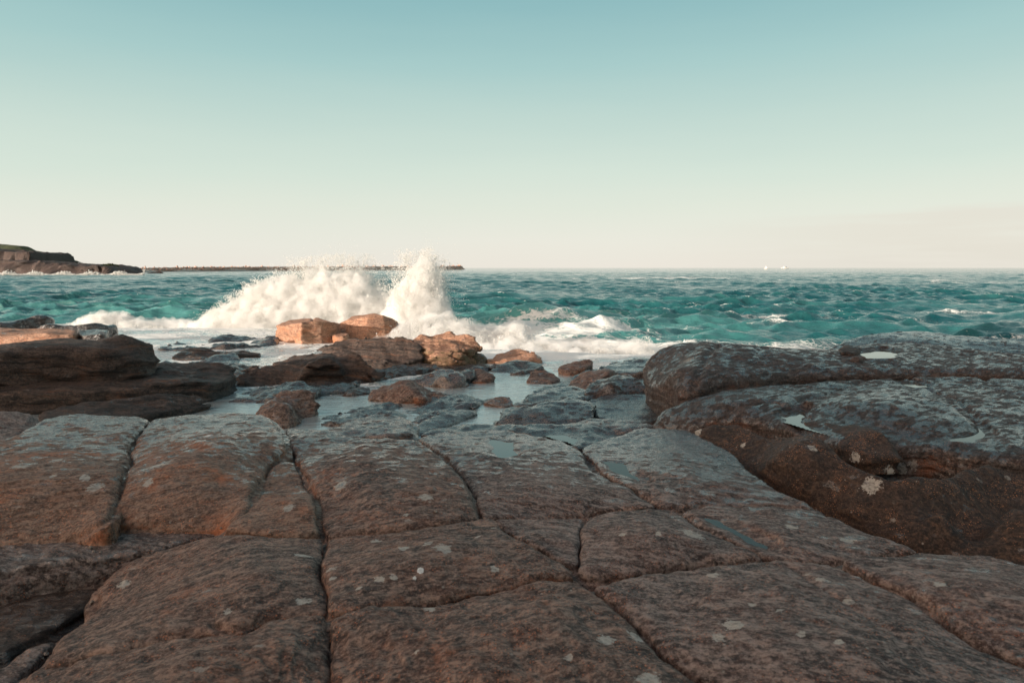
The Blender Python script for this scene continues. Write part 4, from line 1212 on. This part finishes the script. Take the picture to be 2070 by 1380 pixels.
def droplets(name, C, rad, label):
    n = len(C)
    st = rng.uniform(.7, 1.5, (n, 1, 3))
    V = (C[:, None] + OCT_V[None] * rad[:, None, None] * st).reshape(-1, 3)
    Fq = (OCT_F[None] + (np.arange(n) * 6)[:, None, None]).reshape(-1, 3)
    loc = tuple(C.mean(0))
    o = np_mesh(name, V, Fq, M_SPRAY, loc=loc, smooth=True)
    tag(o, label, kind='stuff')
    return o


def plume(prof, y0, n, depth, label, name='wave_spray', base_py=668, rmin=.005, rmax=.015, power=1.0, seed=5, arcs=60):
    prof = np.array(prof, float)
    C = []; Rr = []
    tot = 0
    while tot < n:
        m = 200000
        px = rng.uniform(prof[0, 0] - 8, prof[-1, 0] + 8, m)
        top = np.interp(px, prof[:, 0], prof[:, 1])
        hmax = np.maximum(base_py - top, 2)
        # jets: tall narrow fingers
        q = np.stack([px * .045, np.full(m, seed), px * 0], 1)
        jet = 1.02 + .20 * noise3(q) + .20 * noise3(q * 2.7) + .10 * noise3(q * 7)
        u = rng.random(m) ** power * 1.25
        y = y0 + rng.normal(0, 1, m) * depth * (1 - .35 * u)
        hpx = u * hmax * jet
        drift = rng.normal(0, 1, m) * (2 + 10 * u) * np.where(rng.random(m) < .12, 2.6, 1)
        pxx = px + drift
        fwd = y
        x = (pxx - 1035) / F * fwd
        z = CAM_Z + (541 - (base_py - hpx)) / F * fwd
        pt = np.stack([x, y, z], 1)
        # clumps and gaps, drawn out upward
        nz_ = fbm(pt * np.array([2.2, 2.2, 1.1]) + seed, 4) + .5 * fbm(pt * np.array([9, 9, 4.5]) + seed, 2)
        dens = np.clip(1.12 - u ** 2.0 * 1.05, .04, 1)
        keep = (rng.random(m) < dens) & (nz_ > -.60 + 1.05 * u ** 1.6 + rng.normal(0, .22, m))
        pt = pt[keep]; uu = u[keep]
        r = rng.uniform(rmin, rmax, len(pt)) * np.where(rng.random(len(pt)) < .5, .55, 1.0) * np.clip(1.15 - .45 * uu, .4, 1.2)
        C.append(pt); Rr.append(r); tot += len(pt)
    C = np.concatenate(C)[:n]; Rr = np.concatenate(Rr)[:n]
    if arcs:
        A_ = []; B_ = []
        for _ in range(arcs):
            px = rng.uniform(prof[0, 0] + 10, prof[-1, 0] - 10)
            top = np.interp(px, prof[:, 0], prof[:, 1]); hm = (base_py - top) / F * y0
            lean = rng.normal((px - prof[:, 0].mean()) / np.ptp(prof[:, 0]) * 1.2, .35)
            k_ = int(rng.uniform(60, 260)); t_ = np.sort(rng.uniform(.5, 1.0 + .16 * rng.random() ** 2, k_))
            b_z = CAM_Z + (541 - base_py) / F * y0
            xx = (px - 1035) / F * y0 + lean * hm * (t_ - .6) * .8 + rng.normal(0, .02 + .05 * t_, k_)
            zz = b_z + hm * (t_ - .18 * np.clip(t_ - .9, 0, 1) ** 2 * 8) + rng.normal(0, .03, k_)
            yy = y0 + rng.normal(0, .3) + rng.normal(0, .05, k_)
            A_.append(np.stack([xx, yy, zz], 1)); B_.append(rng.uniform(.005, .018, k_) * (1.1 - .35 * t_))
        C = np.concatenate([C] + A_); Rr = np.concatenate([Rr] + B_)
    mist(C[: 60000], 'fine white mist filling the ' + label.split(' of ')[0])
    return droplets(name, C, Rr, label)


plume([(405, 661), (430, 636), (470, 608), (510, 582), (550, 562), (580, 545), (605, 528), (640, 526), (670, 522), (700, 519), (728, 524), (745, 545), (765, 572), (795, 600), (812, 625)],
      21.5, 240000, .65, 'broad white burst of spray where a wave hits the rocks', power=.95, arcs=150)
plume([(792, 640), (802, 590), (812, 548), (828, 524), (848, 511), (868, 513), (884, 536), (898, 566), (906, 596), (898, 625), (905, 650)],
      20.0, 120000, .45, 'tall narrow column of spray right of the broad burst', base_py=680, power=1.0, seed=21)
plume([(780, 675), (830, 655), (880, 640), (915, 640), (945, 655), (975, 668), (1010, 672), (1045, 655), (1060, 672), (1075, 690)],
      16.8, 45000, .5, 'low white surge of foam behind the middle ridge', base_py=712, power=.8, seed=40, rmin=.006, rmax=.020)
plume([(960, 712), (1000, 700), (1050, 695), (1100, 697), (1160, 702), (1230, 705), (1290, 700), (1310, 690), (1322, 715)],
      15.6, 45000, .5, 'band of churning foam left of the whale back', name='surf_foam', base_py=738, power=.7, seed=60, rmin=.006, rmax=.018)
plume([(170, 650), (200, 637), (225, 636), (250, 644), (280, 652), (330, 658), (400, 662)],
      22.5, 16000, .5, 'small wave breaking white behind the far left rocks', name='surf_foam', base_py=664, power=.7, seed=80, rmin=.008, rmax=.022)
# white wash along the foot of the point
C = []
for px in np.arange(-60, 290, .25):
    for k in range(5):
        C.append(D(px + rng.normal(0, 1), 178 + rng.uniform(-1, 1), SEA_Z + abs(rng.normal(0, .16)) * (1.5 + math.sin(px * .11))))
for px in np.arange(284, 560, .3):
    y = np.interp(px, [282, 400, 560], [300, 360, 440]) - 9
    for k in range(3):
        C.append(D(px, y, SEA_Z + abs(rng.normal(0, .22)) * max(0, 1 + 1.5 * math.sin(px * .07))))
C = np.array(C)
droplets('surf_foam', C, rng.uniform(.08, .2, len(C)), 'thin white wash along the foot of the point and breakwater')

# ------------------------------------------------------------------ boats on the horizon
bw = NB('boat_white'); bw.b.inputs['Base Color'].default_value = (.85, .83, .80, 1); bw.b.inputs['Roughness'].default_value = .4
bgls = NB('boat_glass'); bgls.b.inputs['Base Color'].default_value = (.03, .04, .05, 1); bgls.b.inputs['Roughness'].default_value = .1


def hull_mesh(L, W, Hh, name, parent):
    st = np.linspace(0, 1, 15)
    V = []
    for s_ in st:
        w = W * .5 * (1 - max(0, (s_ - .45) / .55) ** 2.2) * (0.85 + .15 * min(1, s_ / .3))
        sheer = Hh * (1 + .25 * s_ ** 2)
        for (a, zf) in ((-1, 1), (-.8, .35), (0, -.25), (.8, .35), (1, 1)):
            V.append(((s_ - .5) * L, a * w, zf * sheer))
    V = np.array(V)
    Q = grid_quads(15, 5)
    deck = np.array([[i * 5, i * 5 + 4, (i + 1) * 5 + 4, (i + 1) * 5] for i in range(14)])
    tr_ = np.array([[0, 1, 3, 4], [1, 2, 3, 3]])
    o = np_mesh(name, V, np.vstack([Q, deck, tr_[:1]]), bw.m, smooth=False)
    o.parent = parent
    return o


def box(name, c, d, mat, parent, taper=.85):
    V = np.array([(c[0] + sx * d[0] * (taper if sz > 0 else 1) / 2, c[1] + sy * d[1] * (taper if sz > 0 else 1) / 2, c[2] + sz * d[2] / 2) for sx in (-1, 1) for sy in (-1, 1) for sz in (-1, 1)])
    Q = np.array([[0, 1, 3, 2], [4, 6, 7, 5], [0, 4, 5, 1], [2, 3, 7, 6], [0, 2, 6, 4], [1, 5, 7, 3]])
    o = np_mesh(name, V, Q, mat, smooth=False); o.parent = parent
    return o


mbt = bpy.data.objects.new('motor_boat', None); scene.collection.objects.link(mbt)
mbt.location = D(1587, 1500, SEA_Z)
tag(mbt, 'white motor boat far out on the horizon', 'boat', 'boats on the horizon')
hull_mesh(17, 4.5, 1.9, 'hull', mbt)
cb = box('cabin', (-1, 0, 2.6), (8.5, 3.4, 2.0), bw.m, mbt)
box('window_band', (-1, 0, 2.8), (8.3, 3.56, .7), bgls.m, mbt, .97)
box('flybridge', (-2, 0, 4.1), (4.2, 2.6, 1.0), bw.m, mbt)
sbt = bpy.data.objects.new('sail_boat', None); scene.collection.objects.link(sbt)
sbt.location = D(1548, 900, SEA_Z)
tag(sbt, 'tiny white sailing boat left of the motor boat', 'boat', 'boats on the horizon')
hull_mesh(4.4, 1.6, .6, 'hull', sbt)
box('mast', (.3, 0, 2.4), (.08, .08, 4.4), bw.m, sbt, .6)


def sail(name, pts):
    V = []
    n = 8
    a, b2, c = [np.array(p, float) for p in pts]
    for i in range(n + 1):
        for j in range(n + 1):
            s_, t = i / n, j / n
            p = a * (1 - s_) + (b2 * (1 - t) + c * t) * s_
            p[1] += .35 * math.sin(math.pi * s_) * math.sin(math.pi * t)
            V.append(p)
    o = np_mesh(name, np.array(V), grid_quads(n + 1, n + 1), bw.m); o.parent = sbt
    md = o.modifiers.new('thickness', 'SOLIDIFY'); md.thickness = .02


sail('mainsail', [(.25, 0, 4.5), (.25, 0, .9), (-1.9, 0, .9)])
sail('jib', [(.35, 0, 4.2), (.45, 0, .8), (2.0, 0, .7)])

# ------------------------------------------------------------------ marks on the stone and sea snails, dropped onto what lies at the place
bpy.context.view_layer.update()
dg = bpy.context.evaluated_depsgraph_get()


def hit(px, py):
    d = Vector(ray(px, py)).normalized()
    ok, loc, nrm, idx, ob, _ = scene.ray_cast(dg, Vector((0, 0, CAM_Z)), d)
    return (loc, nrm, ob) if ok else (None, None, None)


PATCH = [(42, 942, 14, 0), (115, 930, 12, 0), (170, 965, 13, 0), (192, 985, 17, 0), (107, 962, 8, 0), (420, 880, 14, 1), (425, 896, 13, 0), (442, 902, 11, 0), (350, 888, 9, 0), (508, 918, 9, 0),
         (505, 952, 10, 0), (495, 972, 10, 0), (320, 940, 20, 0), (300, 975, 13, 0), (585, 1025, 14, 0), (690, 980, 17, 0), (860, 1005, 17, 0), (975, 952, 7, 0), (612, 1122, 18, 0), (668, 1150, 11, 0),
         (897, 1108, 20, 0), (866, 1098, 11, 0), (815, 1108, 12, 0), (850, 1153, 11, 1), (838, 1167, 8, 1), (795, 1165, 13, 0), (765, 1170, 12, 0), (672, 1168, 9, 0), (725, 1187, 12, 0), (612, 1215, 19, 0),
         (460, 1235, 10, 0), (870, 1230, 17, 0), (842, 1315, 7, 0), (965, 1085, 10, 0), (1400, 1078, 24, 0), (1330, 1078, 9, 0), (1600, 1065, 17, 0), (1712, 1092, 16, 0), (1482, 1262, 32, 0), (1522, 1222, 10, 0),
         (1577, 1232, 14, 0), (1716, 1216, 14, 0), (1225, 1292, 20, 0), (1285, 1286, 22, 0), (1310, 1372, 26, 0), (1452, 1290, 13, 0), (1620, 1280, 10, 0), (1696, 1296, 10, 0), (1800, 955, 14, 0), (1822, 946, 16, 0),
         (1845, 938, 12, 0), (1730, 925, 11, 0), (1642, 905, 11, 0), (1502, 900, 9, 0), (1410, 872, 10, 0), (1392, 728, 16, 0), (1215, 886, 12, 0), (1760, 980, 17, 0), (820, 1040, 10, 0), (1000, 1150, 12, 0),
         (760, 1095, 14, 0), (1260, 1080, 12, 0), (1440, 1160, 12, 0), (1150, 1330, 10, 0), (1330, 880, 10, 0), (1900, 1180, 14, 0), (250, 1180, 12, 0), (330, 905, 9, 0), (1660, 1170, 12, 0), (660, 895, 9, 0), (740, 905, 10, 0)]
acc = {}
for (px, py, r, kind) in PATCH:
    loc, nrm, ob = hit(px, py)
    if ob is None or not ob.name.startswith('rock'): continue
    dist = (loc - cam.location).length
    acc.setdefault(ob.name, []).append((np.array(loc), r * dist / F * rng.uniform(.62, .98), kind, rng.uniform(0, 3.14)))
for nm, lst in acc.items():
    ob = bpy.data.objects[nm]; me = ob.data
    n = len(me.vertices)
    co = np.empty(n * 3, np.float32); me.vertices.foreach_get('co', co); co = co.reshape(-1, 3) + np.array(ob.location)
    for kd, an in ((0, 'patch'), (1, 'guano')):
        v = np.zeros(n, np.float32)
        for (c, r, kind, th_) in lst:
            if kind != kd: continue
            dd = co - c
            a = dd[:, 0] * math.cos(th_) + dd[:, 1] * math.sin(th_); e = -dd[:, 0] * math.sin(th_) + dd[:, 1] * math.cos(th_)
            v = np.maximum(v, np.clip(1 - np.sqrt((a / (1.3 * r)) ** 2 + (e / (1.0 * r)) ** 2 + (dd[:, 2] / (1.3 * r)) ** 2) * .8, 0, 1))
        me.attributes[an].data.foreach_set('value', v)

# sea snails
ms = NB('snail_shell')
ms.l(ms.mix(ms.step(ms.noise(ms.pos(), 300, 3), .4, .6), (.10, .075, .06), (.42, .36, .31)), ms.b.inputs['Base Color'])
ms.b.inputs['Roughness'].default_value = .4
V = []
nT, nS = 46, 10
for i in range(nT):
    t = i / (nT - 1)
    a = t * 3.2 * 2 * math.pi
    g = math.exp(-2.3 * (1 - t))
    rr = .62 * g; tube = .46 * g + .02
    cx, cy, cz = rr * math.cos(a), rr * math.sin(a), 1.25 * (1 - g)
    for j in range(nS):
        b2 = j / nS * 2 * math.pi
        V.append((cx + tube * math.cos(b2) * math.cos(a), cy + tube * math.cos(b2) * math.sin(a), cz + tube * math.sin(b2)))
V = np.array(V)
Q = np.array([[i * nS + j, (i + 1) * nS + j, (i + 1) * nS + (j + 1) % nS, i * nS + (j + 1) % nS] for i in range(nT - 1) for j in range(nS)])
SN = [(183, 1106, .010, 'pale snail in the cluster under the grey ledge'), (190, 1114, .009, 'middle snail of the cluster under the grey ledge'), (203, 1117, .008, 'right hand snail of the cluster under the grey ledge'),
      (187, 1218, .012, 'snail on the rim of the lower left slab'), (92, 1322, .012, 'snail pair member at the bottom left, the larger'), (86, 1332, .008, 'tiny snail just below the larger bottom left one'),
      (447, 1068, .009, 'snail where the ledge meets the wedge slab'), (345, 1056, .009, 'snail on the damp fold of the ledge'), (545, 1076, .008, 'snail in the crack under the wedge slab'),
      (470, 1034, .008, 'pale snail in the joint above the wedge slab'), (258, 912, .010, 'upper snail in the left vertical joint'), (256, 922, .009, 'lower snail in the left vertical joint'),
      (578, 908, .010, 'snail in the deep joint by the pool'), (880, 1035, .012, 'dark snail on the long brown slab')]
sme = None
for (px, py, r, lb) in SN:
    loc, nrm, ob = hit(px, py)
    if loc is None: continue
    if sme is None:
        o = np_mesh('sea_snail', V, Q, ms.m); sme = o.data
    else:
        o = bpy.data.objects.new('sea_snail', sme); scene.collection.objects.link(o)
    o.location = loc + nrm * r * .1
    o.rotation_euler = (rng.uniform(-.5, .5), rng.uniform(-.5, .5), rng.uniform(0, 6))
    o.scale = (r, r, r)
    tag(o, lb, 'sea snail', 'sea snails on the rocks')
